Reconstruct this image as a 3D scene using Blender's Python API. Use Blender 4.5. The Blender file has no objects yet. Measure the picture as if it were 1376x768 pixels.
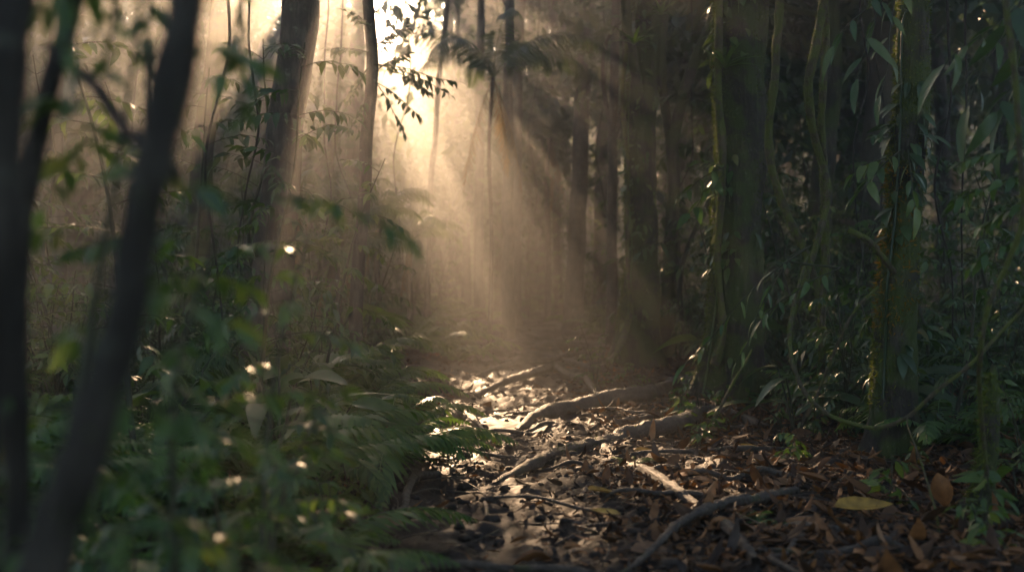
import bpy, math, random
import numpy as np
from mathutils import Vector

rng = np.random.default_rng(11)
random.seed(11)
sc = bpy.context.scene
COL = sc.collection
F, CZ, HY, CX = 1338.0, 1.25, 395.0, 688.0      # lens in photo pixels, eye height, horizon row, centre column
SUN_AZ, SUN_EL = math.radians(-9.5), math.radians(21.0)
S = np.array([math.sin(SUN_AZ)*math.cos(SUN_EL), math.cos(SUN_AZ)*math.cos(SUN_EL), math.sin(SUN_EL)])

# ------------------------------------------------------------------ noise and maths
def _h(ix, iy, iz, seed):
    h = (ix.astype(np.int64)*374761393 + iy.astype(np.int64)*668265263 + iz.astype(np.int64)*1274126177 + seed*974711) & 0xffffffff
    h = ((h ^ (h >> 13))*1103515245) & 0xffffffff
    h = h ^ (h >> 16)
    return (h & 0xffff)/32767.5 - 1.0
def vnoise(x, y, z=None, seed=0):
    x = np.asarray(x, float); y = np.asarray(y, float)
    z = np.zeros_like(x) if z is None else np.asarray(z, float)
    ix, iy, iz = np.floor(x), np.floor(y), np.floor(z)
    fx, fy, fz = x-ix, y-iy, z-iz
    u, v, w = fx*fx*(3-2*fx), fy*fy*(3-2*fy), fz*fz*(3-2*fz)
    r = 0
    for dx in (0, 1):
        for dy in (0, 1):
            for dz in (0, 1):
                r = r + _h(ix+dx, iy+dy, iz+dz, seed)*(u if dx else 1-u)*(v if dy else 1-v)*(w if dz else 1-w)
    return r
def fbm(x, y, z=None, o=3, seed=0):
    r, a, f = 0, 1.0, 1.0
    for k in range(o):
        r = r + a*vnoise(np.asarray(x)*f, np.asarray(y)*f, None if z is None else np.asarray(z)*f, seed+k)
        a *= .5; f *= 2.03
    return r
def sstep(x, a, b):
    t = np.clip((x-a)/(b-a), 0, 1); return t*t*(3-2*t)
def nrm(a):
    return a/np.maximum(np.linalg.norm(a, axis=-1, keepdims=True), 1e-9)

# ------------------------------------------------------------------ terrain height
PY = np.array([-60, 0, 3, 6, 10, 16, 24, 35, 60, 200.])
PX = np.array([-.3, -.3, -.15, -.1, .05, .2, .35, .7, 1.6, 3.])
def pathx(y): return np.interp(y, PY, PX)
GLARE = (-.27, 9.9, .42, .55)
def gz(x, y, fine=True):
    x = np.asarray(x, float); y = np.asarray(y, float)
    d = x - pathx(y)
    z = 11*sstep(y, 62, 86) + .028*np.clip(y-14, 0, 32) + .16*sstep(-d, .6, 2.2) + .30*sstep(d, 2.3, 5.5) + .25*sstep(np.abs(d), 5, 14)
    z = z + .07*fbm(x*.55, y*.55, o=2, seed=3)*(.4+.6*sstep(np.abs(d), .3, 2.5))
    if fine:
        z = z + .035*fbm(x*2.3, y*2.3, o=2, seed=8) + .032*fbm(x*7, y*6, o=2, seed=12) + .016*fbm(x*19, y*16, o=2, seed=15)
    pd = ((x-GLARE[0])/GLARE[2])**2 + ((y-GLARE[1])/GLARE[3])**2
    return z*(.35+.65*sstep(pd, .5, 2.2)) - .05*(1-sstep(pd, .6, 1.5))
def g1(x, y): return float(gz(np.array([x]), np.array([y]))[0])
def at(px, py, Y): return np.array([(px-CX)/F*Y, Y, CZ+(HY-py)/F*Y])
def gpt(px, py, dz=0.0):
    y = 1.25*F/max(py-HY, 6)
    lo, hi = 1.5, 60.0
    for _ in range(40):
        m = .5*(lo+hi); p = at(px, py, m)
        if p[2] > float(gz(np.array([p[0]]), np.array([m]), False)[0]): lo = m
        else: hi = m
    p = at(px, py, lo); p[2] = g1(p[0], lo)+dz
    return p

# ------------------------------------------------------------------ mesh building
class MB:
    def __init__(self): self.V, self.Q, self.n = [], [], 0
    def add(self, V, Q):
        V = np.asarray(V, float).reshape(-1, 3); Q = np.asarray(Q, int).reshape(-1, 4)
        self.V.append(V); self.Q.append(Q+self.n); self.n += len(V); return self
    def mesh(self, name, mat, origin=(0, 0, 0), smooth=True):
        V = np.concatenate(self.V) - np.asarray(origin, float); Q = np.concatenate(self.Q)
        me = bpy.data.meshes.new(name)
        me.vertices.add(len(V)); me.vertices.foreach_set('co', V.astype(np.float32).ravel())
        me.loops.add(len(Q)*4); me.loops.foreach_set('vertex_index', Q.astype(np.int32).ravel())
        me.polygons.add(len(Q)); me.polygons.foreach_set('loop_start', (np.arange(len(Q))*4).astype(np.int32))
        if smooth: me.polygons.foreach_set('use_smooth', np.ones(len(Q), bool))
        me.update(calc_edges=True)
        me.materials.append(mat)
        return me
    def obj(self, name, mat, parent=None, origin=(0, 0, 0), smooth=True):
        o = bpy.data.objects.new(name, self.mesh(name, mat, origin, smooth)); COL.objects.link(o)
        if parent is not None: o.parent = parent
        else: o.location = origin
        return o
def tag(o, label, cat, group=None, kind=None):
    if label: o['label'] = label
    if cat: o['category'] = cat
    if group: o['group'] = group
    if kind: o['kind'] = kind
    return o
def thing(name, label, cat, loc, group=None):
    o = bpy.data.objects.new(name, None); COL.objects.link(o); o.location = tuple(loc); o.empty_display_size = .1
    return tag(o, label, cat, group)
KIDS = {}
def dup(root, loc, rz, scale=1.0, tilt=(0, 0)):
    r = root.copy(); COL.objects.link(r)
    r.location = tuple(loc); r.rotation_euler = (tilt[0], tilt[1], rz); r.scale = (scale,)*3
    for ch in KIDS.get(root.name, []):
        c = ch.copy(); COL.objects.link(c); c.parent = r
    return r
def place(root, first, loc, rz, scale=1.0, tilt=(0, 0)):
    if first:
        root.location = tuple(loc); root.rotation_euler = (tilt[0], tilt[1], rz); root.scale = (scale,)*3
        return root
    return dup(root, loc, rz, scale, tilt)

def spline(P, m):
    P = np.asarray(P, float)
    Q = np.vstack([2*P[0]-P[1], P, 2*P[-1]-P[-2]])
    seg = np.linalg.norm(np.diff(P, axis=0), axis=1); cum = np.concatenate([[0], np.cumsum(seg)])
    s = np.linspace(0, cum[-1]*.99999, m)
    i = np.clip(np.searchsorted(cum, s, 'right')-1, 0, len(P)-2)
    t = ((s-cum[i])/np.maximum(seg[i], 1e-9))[:, None]
    a, b, c, d = Q[i], Q[i+1], Q[i+2], Q[i+3]
    return .5*((2*b)+(-a+c)*t+(2*a-5*b+4*c-d)*t*t+(-a+3*b-3*c+d)*t**3), s/cum[-1]
def tube(P, rad, m=40, sides=10, lump=.10, ridge=0.0, seed=0, wob=0.0, freq=2.5, flare=None):
    """A bark covered tube along a curve. RAD: radii along the curve. Gives vertices, quads and the (m, sides) grid."""
    C, u = spline(P, m)
    r = np.interp(u, np.linspace(0, 1, len(rad)), rad)
    if wob:
        L = np.linalg.norm(np.asarray(P[-1])-np.asarray(P[0]))
        C = C + wob*np.stack([vnoise(u*L*1.3, u*0+seed*3.1, seed=seed), vnoise(u*L*1.3, u*0+9+seed, seed=seed+1), .5*vnoise(u*L*1.3, u*0+5, seed=seed+2)], 1)*np.minimum(1, 6*np.minimum(u, 1-u))[:, None]
    T = nrm(np.gradient(C, axis=0))
    ref = np.array([0, 1., 0]) if abs(T[0][1]) < .8 else np.array([1., 0, 0])
    A = np.zeros_like(C); a = ref
    for k in range(m):
        a = a - T[k]*a.dot(T[k]); a = a/np.linalg.norm(a); A[k] = a
    B = np.cross(T, A)
    th = np.linspace(0, 2*math.pi, sides, endpoint=False)
    c, s = np.cos(th), np.sin(th)
    D = A[:, None]*c[None, :, None] + B[:, None]*s[None, :, None]
    rr = r[:, None]*np.ones(sides)[None]
    X = C[:, None] + D*rr[..., None]
    k = freq/np.maximum(r.mean(), 1e-3)*.35
    n = fbm(X[..., 0]*k, X[..., 1]*k, X[..., 2]*k*.45, o=3, seed=seed+40)
    rr = rr*(1+lump*n)
    if ridge: rr = rr*(1+ridge*vnoise(c[None]*2.6+u[:, None]*1.5, s[None]*2.6+seed, u[:, None]*3, seed=seed+77))
    if flare is not None:
        fl, nb, h = flare
        zz = (C[:, 2]-C[0, 2])[:, None]
        rr = rr*(1+fl*np.exp(-np.maximum(zz, 0)/h)*(.45+.55*np.maximum(0, np.cos(nb*th[None]+seed))**2))
    X = C[:, None] + D*rr[..., None]
    i = np.arange(m-1)[:, None]*sides; j = np.arange(sides)[None]; j2 = (j+1) % sides
    Q = np.stack([i+j, i+j2, i+sides+j2, i+sides+j], -1).reshape(-1, 4)
    return X.reshape(-1, 3), Q, X
def leaves(P, D, N, L, W, droop=.2, rows=4, fold=.25, cols=3, tip=.75):
    """Blades: base P, direction D, face normal N, length, width."""
    P = np.atleast_2d(P); D = nrm(np.atleast_2d(D)); N = np.atleast_2d(N); n = len(P)
    L = np.broadcast_to(np.asarray(L, float), (n,)); W = np.broadcast_to(np.asarray(W, float), (n,)); dr = np.broadcast_to(np.asarray(droop, float), (n,))
    Sd = nrm(np.cross(D, N)+1e-6); N = np.cross(Sd, D)
    if rows == 3: t = np.array([0, .42, 1.]); w = np.array([.12, 1, .05])
    elif rows == 2: t = np.array([0, 1.]); w = np.array([1., .35])
    else:
        t = np.linspace(0, 1, rows); w = np.sin(math.pi*np.clip(t*.93+.05, 0, 1)**tip)**.85; w[-1] = .04; w[0] = min(w[0], .18)
    c = P[:, None]+D[:, None]*(L[:, None]*t[None])[..., None]-N[:, None]*(dr[:, None]*L[:, None]*t[None]**2)[..., None]
    h = (W[:, None]*.5*w[None])[..., None]
    l = c+Sd[:, None]*h+N[:, None]*fold*h; r = c-Sd[:, None]*h+N[:, None]*fold*h
    G = np.stack([l, c, r], 2) if cols == 3 else np.stack([l, r], 2)
    R_ = len(t); base = (np.arange(n)*R_*cols)[:, None, None]
    i = (np.arange(R_-1)*cols)[None, :, None]; j = np.arange(cols-1)[None, None]
    q = base+i+j
    return G.reshape(-1, 3), np.stack([q, q+1, q+cols+1, q+cols], -1).reshape(-1, 4)
def rand_dir(n, zs=1.0):
    v = rng.normal(size=(n, 3)); v[:, 2] *= zs; return nrm(v)
def tufts(grid, n, ln, wd, toward=None, power=1.0, lo=0.0, hi=1.0, patch=None):
    """Moss: short blades standing on a tube's surface, denser on the side that faces TOWARD."""
    m, s, _ = grid.shape
    C = grid.mean(1)
    k = int(n*(4 if toward is not None else 1.5))
    u = (lo+(hi-lo)*rng.random(k))*(m-1.001); i = u.astype(int); f = (u-i)[:, None]
    v = rng.random(k)*s; j = v.astype(int) % s; g = (v-np.floor(v))[:, None]; j2 = (j+1) % s
    P = (grid[i, j]*(1-g)+grid[i, j2]*g)*(1-f)+(grid[i+1, j]*(1-g)+grid[i+1, j2]*g)*f
    Nn = nrm(P-(C[i]*(1-f)+C[i+1]*f))
    keep = np.ones(k, bool)
    if toward is not None:
        d = Nn@nrm(np.asarray(toward, float)); keep &= rng.random(k) < np.clip(.5+.6*d, .02, 1)**power
    if patch: keep &= fbm(P[:, 0]*patch, P[:, 1]*patch, P[:, 2]*patch, o=2, seed=5) > -.25+.6*(rng.random(k)-.5)
    P, Nn = P[keep][:n], Nn[keep][:n]; k = len(P)
    D = nrm(Nn+.9*rand_dir(k)+np.array([0, 0, -.35]))
    return leaves(P-Nn*.004, D, rand_dir(k), ln*(.5+rng.random(k)), wd*(.6+.8*rng.random(k)), .3, rows=3, fold=0, cols=2)

# ------------------------------------------------------------------ materials
def newmat(name):
    m = bpy.data.materials.new(name); m.use_nodes = True
    nt = m.node_tree; nt.nodes.clear()
    return m, nt, nt.nodes, nt.links
def ramp(N, stops, interp='LINEAR'):
    r = N.new('ShaderNodeValToRGB'); r.color_ramp.interpolation = interp
    e = r.color_ramp.elements
    while len(e) < len(stops): e.new(.5)
    for k, (p, c) in enumerate(stops): e[k].position = p; e[k].color = (*c, 1)
    return r
def leafmat(name, stops, trans=.35, rough=.42, spec=.5, tcol=1.6, mottle=.25):
    m, nt, N, Lk = newmat(name)
    out = N.new('ShaderNodeOutputMaterial'); geo = N.new('ShaderNodeNewGeometry'); oi = N.new('ShaderNodeObjectInfo')
    add = N.new('ShaderNodeMath'); add.operation = 'ADD'; Lk.new(geo.outputs['Random Per Island'], add.inputs[0])
    mo = N.new('ShaderNodeMath'); mo.operation = 'MULTIPLY'; mo.inputs[1].default_value = .35; Lk.new(oi.outputs['Random'], mo.inputs[0]); Lk.new(mo.outputs[0], add.inputs[1])
    sc_ = N.new('ShaderNodeMath'); sc_.operation = 'MULTIPLY'; sc_.inputs[1].default_value = .74; Lk.new(add.outputs[0], sc_.inputs[0])
    rp = ramp(N, stops); Lk.new(sc_.outputs[0], rp.inputs[0])
    nz = N.new('ShaderNodeTexNoise'); nz.inputs['Scale'].default_value = 18; nz.inputs['Detail'].default_value = 2
    tc = N.new('ShaderNodeTexCoord'); Lk.new(tc.outputs['Object'], nz.inputs['Vector'])
    mx = N.new('ShaderNodeMix'); mx.data_type = 'RGBA'; mx.blend_type = 'MULTIPLY'; mx.inputs[0].default_value = mottle
    r2 = ramp(N, [(.3, (.35, .3, .25)), (.7, (1.4, 1.4, 1.3))]); Lk.new(nz.outputs['Fac'], r2.inputs[0])
    Lk.new(rp.outputs[0], mx.inputs[6]); Lk.new(r2.outputs[0], mx.inputs[7])
    p = N.new('ShaderNodeBsdfPrincipled'); Lk.new(mx.outputs[2], p.inputs['Base Color']); p.inputs['Roughness'].default_value = rough
    p.inputs['Specular IOR Level'].default_value = spec
    if trans > 0:
        t = N.new('ShaderNodeBsdfTranslucent'); g = N.new('ShaderNodeMix'); g.data_type = 'RGBA'; g.blend_type = 'MULTIPLY'; g.inputs[0].default_value = 1
        Lk.new(mx.outputs[2], g.inputs[6]); g.inputs[7].default_value = (tcol*1.1, tcol*1.15, tcol*.55, 1); Lk.new(g.outputs[2], t.inputs['Color'])
        s = N.new('ShaderNodeMixShader'); s.inputs[0].default_value = trans
        Lk.new(p.outputs[0], s.inputs[1]); Lk.new(t.outputs[0], s.inputs[2]); Lk.new(s.outputs[0], out.inputs[0])
    else: Lk.new(p.outputs[0], out.inputs[0])
    return m
def barkmat(name, stops, scale=6.0, stretch=.22, rough=.85, bump=.6, moss=None, mossamt=.5, lichen=0.0, spec=.3):
    m, nt, N, Lk = newmat(name)
    out = N.new('ShaderNodeOutputMaterial'); tc = N.new('ShaderNodeTexCoord'); mp = N.new('ShaderNodeMapping')
    mp.inputs['Scale'].default_value = (1, 1, stretch); Lk.new(tc.outputs['Object'], mp.inputs[0])
    n1 = N.new('ShaderNodeTexNoise'); n1.inputs['Scale'].default_value = scale*3; n1.inputs['Detail'].default_value = 6; n1.inputs['Roughness'].default_value = .65; Lk.new(mp.outputs[0], n1.inputs['Vector'])
    n2 = N.new('ShaderNodeTexNoise'); n2.inputs['Scale'].default_value = scale*.7; n2.inputs['Detail'].default_value = 4; Lk.new(tc.outputs['Object'], n2.inputs['Vector'])
    ad = N.new('ShaderNodeMath'); ad.operation = 'ADD'; Lk.new(n1.outputs['Fac'], ad.inputs[0]); Lk.new(n2.outputs['Fac'], ad.inputs[1])
    hf = N.new('ShaderNodeMath'); hf.operation = 'MULTIPLY'; hf.inputs[1].default_value = .5; Lk.new(ad.outputs[0], hf.inputs[0])
    rp = ramp(N, stops); Lk.new(hf.outputs[0], rp.inputs[0]); col = rp.outputs[0]
    if moss:
        n3 = N.new('ShaderNodeTexNoise'); n3.inputs['Scale'].default_value = scale*.45; n3.inputs['Detail'].default_value = 5; Lk.new(tc.outputs['Object'], n3.inputs['Vector'])
        r3 = ramp(N, [(.62-.3*mossamt, (0, 0, 0)), (.72-.3*mossamt, (1, 1, 1))]); Lk.new(n3.outputs['Fac'], r3.inputs[0])
        mx = N.new('ShaderNodeMix'); mx.data_type = 'RGBA'; Lk.new(r3.outputs[0], mx.inputs[0]); Lk.new(col, mx.inputs[6]); mx.inputs[7].default_value = (*moss, 1); col = mx.outputs[2]
    if lichen:
        n4 = N.new('ShaderNodeTexNoise'); n4.inputs['Scale'].default_value = scale*1.3; n4.inputs['Detail'].default_value = 7; n4.inputs['Roughness'].default_value = .7; Lk.new(tc.outputs['Object'], n4.inputs['Vector'])
        r4 = ramp(N, [(.60, (0, 0, 0)), (.66, (lichen,)*3)]); Lk.new(n4.outputs['Fac'], r4.inputs[0])
        m4 = N.new('ShaderNodeMix'); m4.data_type = 'RGBA'; Lk.new(r4.outputs[0], m4.inputs[0]); Lk.new(col, m4.inputs[6]); m4.inputs[7].default_value = (.19, .20, .14, 1); col = m4.outputs[2]
    p = N.new('ShaderNodeBsdfPrincipled'); Lk.new(col, p.inputs['Base Color']); p.inputs['Roughness'].default_value = rough; p.inputs['Specular IOR Level'].default_value = spec
    b = N.new('ShaderNodeBump'); b.inputs['Strength'].default_value = min(1, bump*1.4); b.inputs['Distance'].default_value = .05; Lk.new(n1.outputs['Fac'], b.inputs['Height']); Lk.new(b.outputs[0], p.inputs['Normal'])
    Lk.new(p.outputs[0], out.inputs[0])
    return m
G1 = [(0, (.030, .056, .016)), (.5, (.058, .105, .028)), (.85, (.105, .145, .040)), (1, (.19, .16, .05))]
G2 = [(0, (.024, .046, .017)), (.6, (.045, .082, .026)), (.94, (.085, .115, .036)), (1, (.15, .12, .04))]
G3 = [(0, (.035, .070, .015)), (.6, (.070, .120, .025)), (1, (.120, .150, .040))]
M = {
 'leaf': leafmat('understory_leaf', G1, .34, .36),
 'leaf_dark': leafmat('dark_glossy_leaf', G2, .28, .42),
 'leaf_bright': leafmat('young_leaf', G3, .42, .42),
 'fern': leafmat('fern_green', [(0, (.036, .078, .020)), (.5, (.068, .130, .030)), (1, (.11, .165, .042))], .42, .42),
 'canopy': leafmat('canopy_leaf', G2, .30, .40, mottle=0),
 'palm': leafmat('palm_green', [(0, (.035, .060, .018)), (1, (.075, .105, .032))], .35, .42),
 'dry': leafmat('dry_frond', [(0, (.10, .06, .03)), (1, (.19, .12, .055))], .25, .7, .2),
 'moss': leafmat('moss_tuft', [(0, (.045, .062, .012)), (.6, (.090, .118, .020)), (1, (.17, .16, .03))], .35, .85, .1, mottle=.1),
 'moss_orange': leafmat('orange_moss', [(0, (.16, .085, .012)), (1, (.30, .15, .02))], .35, .85, .1, mottle=.1),
 'litter': leafmat('fallen_leaf', [(0, (.026, .014, .009)), (.30, (.060, .030, .015)), (.50, (.135, .062, .027)), (.74, (.24, .105, .040)), (.92, (.23, .145, .09)), (1, (.34, .16, .04))], .14, .62, .25, 1.1, .6),
 'litter_dark': leafmat('rotting_leaf', [(0, (.018, .012, .009)), (.6, (.045, .028, .020)), (1, (.09, .06, .045))], .04, .55, .25, 1.1, .6),
 'yellow': leafmat('yellow_fallen_leaf', [(0, (.32, .17, .03)), (1, (.46, .27, .05))], .18, .4, .5, 1.1, .7),
 'brown': leafmat('brown_fallen_leaf', [(0, (.16, .07, .03)), (1, (.24, .13, .07))], .12, .38, .5, 1.1, .7),
 'bark': barkmat('grey_brown_bark', [(.3, (.016, .012, .009)), (.48, (.055, .043, .032)), (.7, (.15, .12, .09))], 7, lichen=.7),
 'bark_dark': barkmat('dark_wet_bark', [(.25, (.010, .008, .006)), (.5, (.030, .024, .018)), (.72, (.085, .07, .054))], 9, bump=.8, lichen=.25),
 'bark_moss': barkmat('mossy_bark', [(.25, (.012, .010, .007)), (.5, (.035, .028, .020)), (.72, (.11, .09, .065))], 7, lichen=.5, moss=(.055, .070, .016), mossamt=.65, bump=.8),
 'bark_pale': barkmat('pale_smooth_bark', [(.25, (.05, .042, .032)), (.5, (.10, .085, .066)), (.75, (.17, .15, .12))], 5, .5, bump=.35),
 'liana': barkmat('liana_bark', [(.25, (.035, .026, .015)), (.5, (.085, .066, .038)), (.75, (.15, .12, .07))], 22, .4, moss=(.10, .11, .022), mossamt=.6, bump=.6),
 'root': barkmat('worn_root_bark', [(.28, (.020, .014, .010)), (.5, (.068, .049, .035)), (.74, (.16, .12, .085))], 14, 1, .52, .6, moss=(.05, .05, .014), mossamt=.12, spec=.45),
 'stem': barkmat('green_brown_stem', [(.3, (.02, .022, .010)), (.7, (.06, .058, .028))], 30, .4, .6, .2),
}
def mudmat():
    m, nt, N, Lk = newmat('wet_mud')
    out = N.new('ShaderNodeOutputMaterial'); tc = N.new('ShaderNodeTexCoord')
    n1 = N.new('ShaderNodeTexNoise'); n1.inputs['Scale'].default_value = 5; n1.inputs['Detail'].default_value = 8; n1.inputs['Roughness'].default_value = .68; Lk.new(tc.outputs['Object'], n1.inputs['Vector'])
    n2 = N.new('ShaderNodeTexNoise'); n2.inputs['Scale'].default_value = 1.1; n2.inputs['Detail'].default_value = 4; Lk.new(tc.outputs['Object'], n2.inputs['Vector'])
    n3 = N.new('ShaderNodeTexNoise'); n3.inputs['Scale'].default_value = 46; n3.inputs['Detail'].default_value = 5; n3.inputs['Roughness'].default_value = .7; Lk.new(tc.outputs['Object'], n3.inputs['Vector'])
    rp = ramp(N, [(.28, (.009, .006, .0045)), (.48, (.026, .018, .013)), (.62, (.050, .035, .026)), (.8, (.09, .066, .05))]); Lk.new(n1.outputs['Fac'], rp.inputs[0])
    rr = ramp(N, [(.38, (.42,)*3), (.62, (.75,)*3)]); Lk.new(n2.outputs['Fac'], rr.inputs[0])
    p = N.new('ShaderNodeBsdfPrincipled'); Lk.new(rp.outputs[0], p.inputs['Base Color']); Lk.new(rr.outputs[0], p.inputs['Roughness']); p.inputs['Specular IOR Level'].default_value = .16
    b1 = N.new('ShaderNodeBump'); b1.inputs['Strength'].default_value = .8; b1.inputs['Distance'].default_value = .03; Lk.new(n1.outputs['Fac'], b1.inputs['Height'])
    b2 = N.new('ShaderNodeBump'); b2.inputs['Strength'].default_value = .8; b2.inputs['Distance'].default_value = .008; Lk.new(n3.outputs['Fac'], b2.inputs['Height']); Lk.new(b1.outputs[0], b2.inputs['Normal'])
    Lk.new(b2.outputs[0], p.inputs['Normal']); Lk.new(p.outputs[0], out.inputs[0])
    return m
M['mud'] = mudmat()
def glaremat():  # brown of wet mud with its warm sunlit glare in the colour
    m, nt, N, Lk = newmat('muddy_water')
    out = N.new('ShaderNodeOutputMaterial'); p = N.new('ShaderNodeBsdfPrincipled'); p.inputs['Base Color'].default_value = (.16, .092, .042, 1); p.inputs['Roughness'].default_value = .42; p.inputs['Specular IOR Level'].default_value = .15
    tc = N.new('ShaderNodeTexCoord'); n = N.new('ShaderNodeTexNoise'); n.inputs['Scale'].default_value = 9; n.inputs['Detail'].default_value = 3; Lk.new(tc.outputs['Object'], n.inputs['Vector'])
    b = N.new('ShaderNodeBump'); b.inputs['Strength'].default_value = .25; b.inputs['Distance'].default_value = .03; Lk.new(n.outputs['Fac'], b.inputs['Height']); Lk.new(b.outputs[0], p.inputs['Normal'])
    Lk.new(p.outputs[0], out.inputs[0]); return m
M['water'] = glaremat()

# ------------------------------------------------------------------ which sun rays the canopy lets through
BEAM = np.array([(-.65, 14.8), (-.72, 12.6), (-.5, 9.6), (.0, 8.3), (.8, 7.4), (1.5, 7.2), (1.8, 8.2), (1.5, 10.2), (1.0, 12.2), (.55, 14.0), (.1, 15.2)])
BC = BEAM.mean(0)
def inpoly(x, y, P):
    c = np.zeros(x.shape, bool); n = len(P)
    for i in range(n):
        x0, y0 = P[i]; x1, y1 = P[(i+1) % n]
        hit = ((y0 > y) != (y1 > y)) & (x < (x1-x0)*(y-y0)/(y1-y0+1e-12)+x0)
        c ^= hit
    return c
def onground(P):
    return P[:, 0]-S[0]/S[2]*P[:, 2], P[:, 1]-S[1]/S[2]*P[:, 2]
def light_through(P):
    """Share of sunlight the canopy lets through along the ray at P: the gap in the crowns and the thinner spots around it."""
    gx, gy = onground(P)
    T = np.full(gx.shape, .01)
    nz = fbm(gx*.9, gy*.28, o=2, seed=61)
    ul = gx+.167*gy
    left = sstep(ul, -2.0, -1.6)*sstep(-ul, .62, .8)*sstep(gy, -1, 1)*sstep(-gy, -8.5, -6.5)
    T = np.maximum(T, left*np.clip(.20+.12*fbm(ul*1.1, gy*.3, o=2, seed=66), .03, .4))
    near = np.exp(-((gx+.55)/.8)**2)*sstep(gy, -5, -3)*sstep(-gy, -3, -1)
    T = np.maximum(T, near*np.clip(.16+.55*nz, .02, .7))
    T = np.maximum(T, .04*sstep(gx, -7, -5)*sstep(-gx, .5, 2)*sstep(gy, 2, 6))
    bx = 4.38-.167*gy                                   # the strip in which the mossy trunks stand
    band = np.exp(-((gx-bx)/.5)**4)*sstep(gy, -6, -2)*sstep(-gy, -13, -9)
    T = np.maximum(T, band*np.clip(.48+.7*vnoise(gx*1.4, gy*.9, seed=62), .03, .95))
    n2 = fbm(gx*.7+30, gy*.25, o=2, seed=64)
    T = np.maximum(T, sstep(gx, 4.2, 6)*sstep(gy, 12, 14.5)*np.clip(.13+.35*n2, .02, .6))
    T = np.maximum(T, sstep(gx, 3.0, 4.0)*sstep(gy, 17, 19)*np.clip(.04+.2*n2, .01, .3))
    T = np.maximum(T, np.exp(-((gx+.167*gy-.5)/.38)**4)*sstep(gy, 5, 7)*sstep(-gy, -13, -11)*np.clip(.16+.4*n2, .03, .6))
    dap = sstep(gx+.167*gy, 3.6, 4.0)*sstep(-gx, -6, -5)*sstep(gy, 1, 3)*sstep(-gy, -13, -11)
    T = np.maximum(T, dap*.6*sstep(vnoise((gx+.167*gy)*1.5, gy*.45, seed=83), .26, .46))
    spot = np.exp(-((gx-1.7)/1.0)**2-((gy-6.4)/1.5)**2)*sstep(-gx-.167*gy, -4.0, -3.5)                # dapples beside the sunny litter
    T = np.maximum(T, spot*np.clip(.65+.8*vnoise(gx*1.8, gy*1.0, seed=71), 0, .95))
    k = np.interp(P[:, 1], [30, 45, 70], [1, 1.25, 1.9])               # the gap in the canopy widens with height
    uu = gx+.167*gy
    side = np.exp(-((uu-.75)/.55)**4)*sstep(gy, 4, 7)*sstep(-gy, -15, -12)       # ragged, leafy edge of the gap
    T = np.maximum(T, side*np.clip(.42+.6*vnoise(uu*3.1, gy*.2, seed=97), .05, .85))
    wx = gx+.30*fbm(uu*1.2, gy*.35, o=2, seed=91)
    strk = .99-.12*sstep(-vnoise(uu*2.3, gy*.12, seed=95), .12, .35)     # leaves kept in added streaks split the beam
    T = np.where(inpoly(BC[0]+(wx-BC[0])/k, BC[1]+(gy-BC[1])/k, BEAM), np.maximum(T, strk), T)
    return T
HOLE = np.array([[0, 0, 1.25, .02], [-2.0, 15, 5.75, .5], [-4.65, 35, 11.6, 1.1], [-8, 60, 19, 2.0], [-10.7, 80, 25, 2.6]])
def in_hole(P):
    """The broken patch of canopy where the sky shows."""
    y = P[:, 1]; c = [np.interp(y, HOLE[:, 1], HOLE[:, k]) for k in (0, 2, 3)]
    d = np.hypot((P[:, 0]-c[0])/1.25, P[:, 2]-c[1])/c[2]
    return (y > 12) & (y < 52) & (d < 1+.45*fbm(P[:, 0]*.9, P[:, 2]*.9, P[:, 1]*.5, o=2, seed=19))
def sun_keep(P, jit=.10):
    Q = P+rng.normal(size=P.shape)*np.array([jit, jit, jit*.4])
    T = light_through(Q)
    return (rng.random(len(P)) < np.where(T < .03, 1, np.clip(-np.log(T)/9, 0, 1))) & ~(in_hole(P) & (rng.random(len(P)) < .88))

# ------------------------------------------------------------------ setting: ground, path water
xs = np.concatenate([np.arange(-68, -12, 4), np.arange(-12, -2.6, .3), np.arange(-2.6, 3.8, .034), np.arange(3.8, 12, .3), np.arange(12, 69, 4)])
ys = [2.2]
while ys[-1] < 15: ys.append(ys[-1]*1.0062)
while ys[-1] < 50: ys.append(ys[-1]*1.02)
ys = np.concatenate([np.arange(-24, 2.2, .6), ys, np.arange(ys[-1]+1, 84, 2)])
X, Y = np.meshgrid(xs, ys); Z = gz(X.ravel(), Y.ravel())
nx, ny = len(xs), len(ys)
i = np.arange(ny-1)[:, None]*nx; j = np.arange(nx-1)[None]
q = i+j
ground = MB().add(np.stack([X.ravel(), Y.ravel(), Z], 1), np.stack([q, q+1, q+nx+1, q+nx], -1)).obj('ground', M['mud'])
ground['kind'] = 'structure'
k = 28; a = np.linspace(0, 2*math.pi, k, endpoint=False)
rr = 1.12+.22*vnoise(np.cos(a)*1.7+4, np.sin(a)*1.7, seed=2)
lev = g1(GLARE[0]+GLARE[2]*.9, GLARE[1])-.012
ring = np.stack([GLARE[0]+GLARE[2]*rr*np.cos(a), GLARE[1]+GLARE[3]*rr*np.sin(a), np.full(k, lev)], 1)
ring2 = np.stack([GLARE[0]+.2*np.cos(a), GLARE[1]+.25*np.sin(a), np.full(k, lev)], 1)
ring3 = np.stack([GLARE[0]+.002*np.cos(a), GLARE[1]+.002*np.sin(a), np.full(k, lev)], 1)
q = np.arange(k); q2 = (q+1) % k
glare_ob = MB().add(np.vstack([ring, ring2, ring3]), np.concatenate([np.stack([q, q2, q2+k, q+k], 1), np.stack([q+k, q2+k, q2+2*k, q+2*k], 1)])).obj('puddle', M['water'])  # sunlit glare on wet mud, put in as a brighter brown sheet
glare_ob['kind'] = 'structure'

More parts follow.
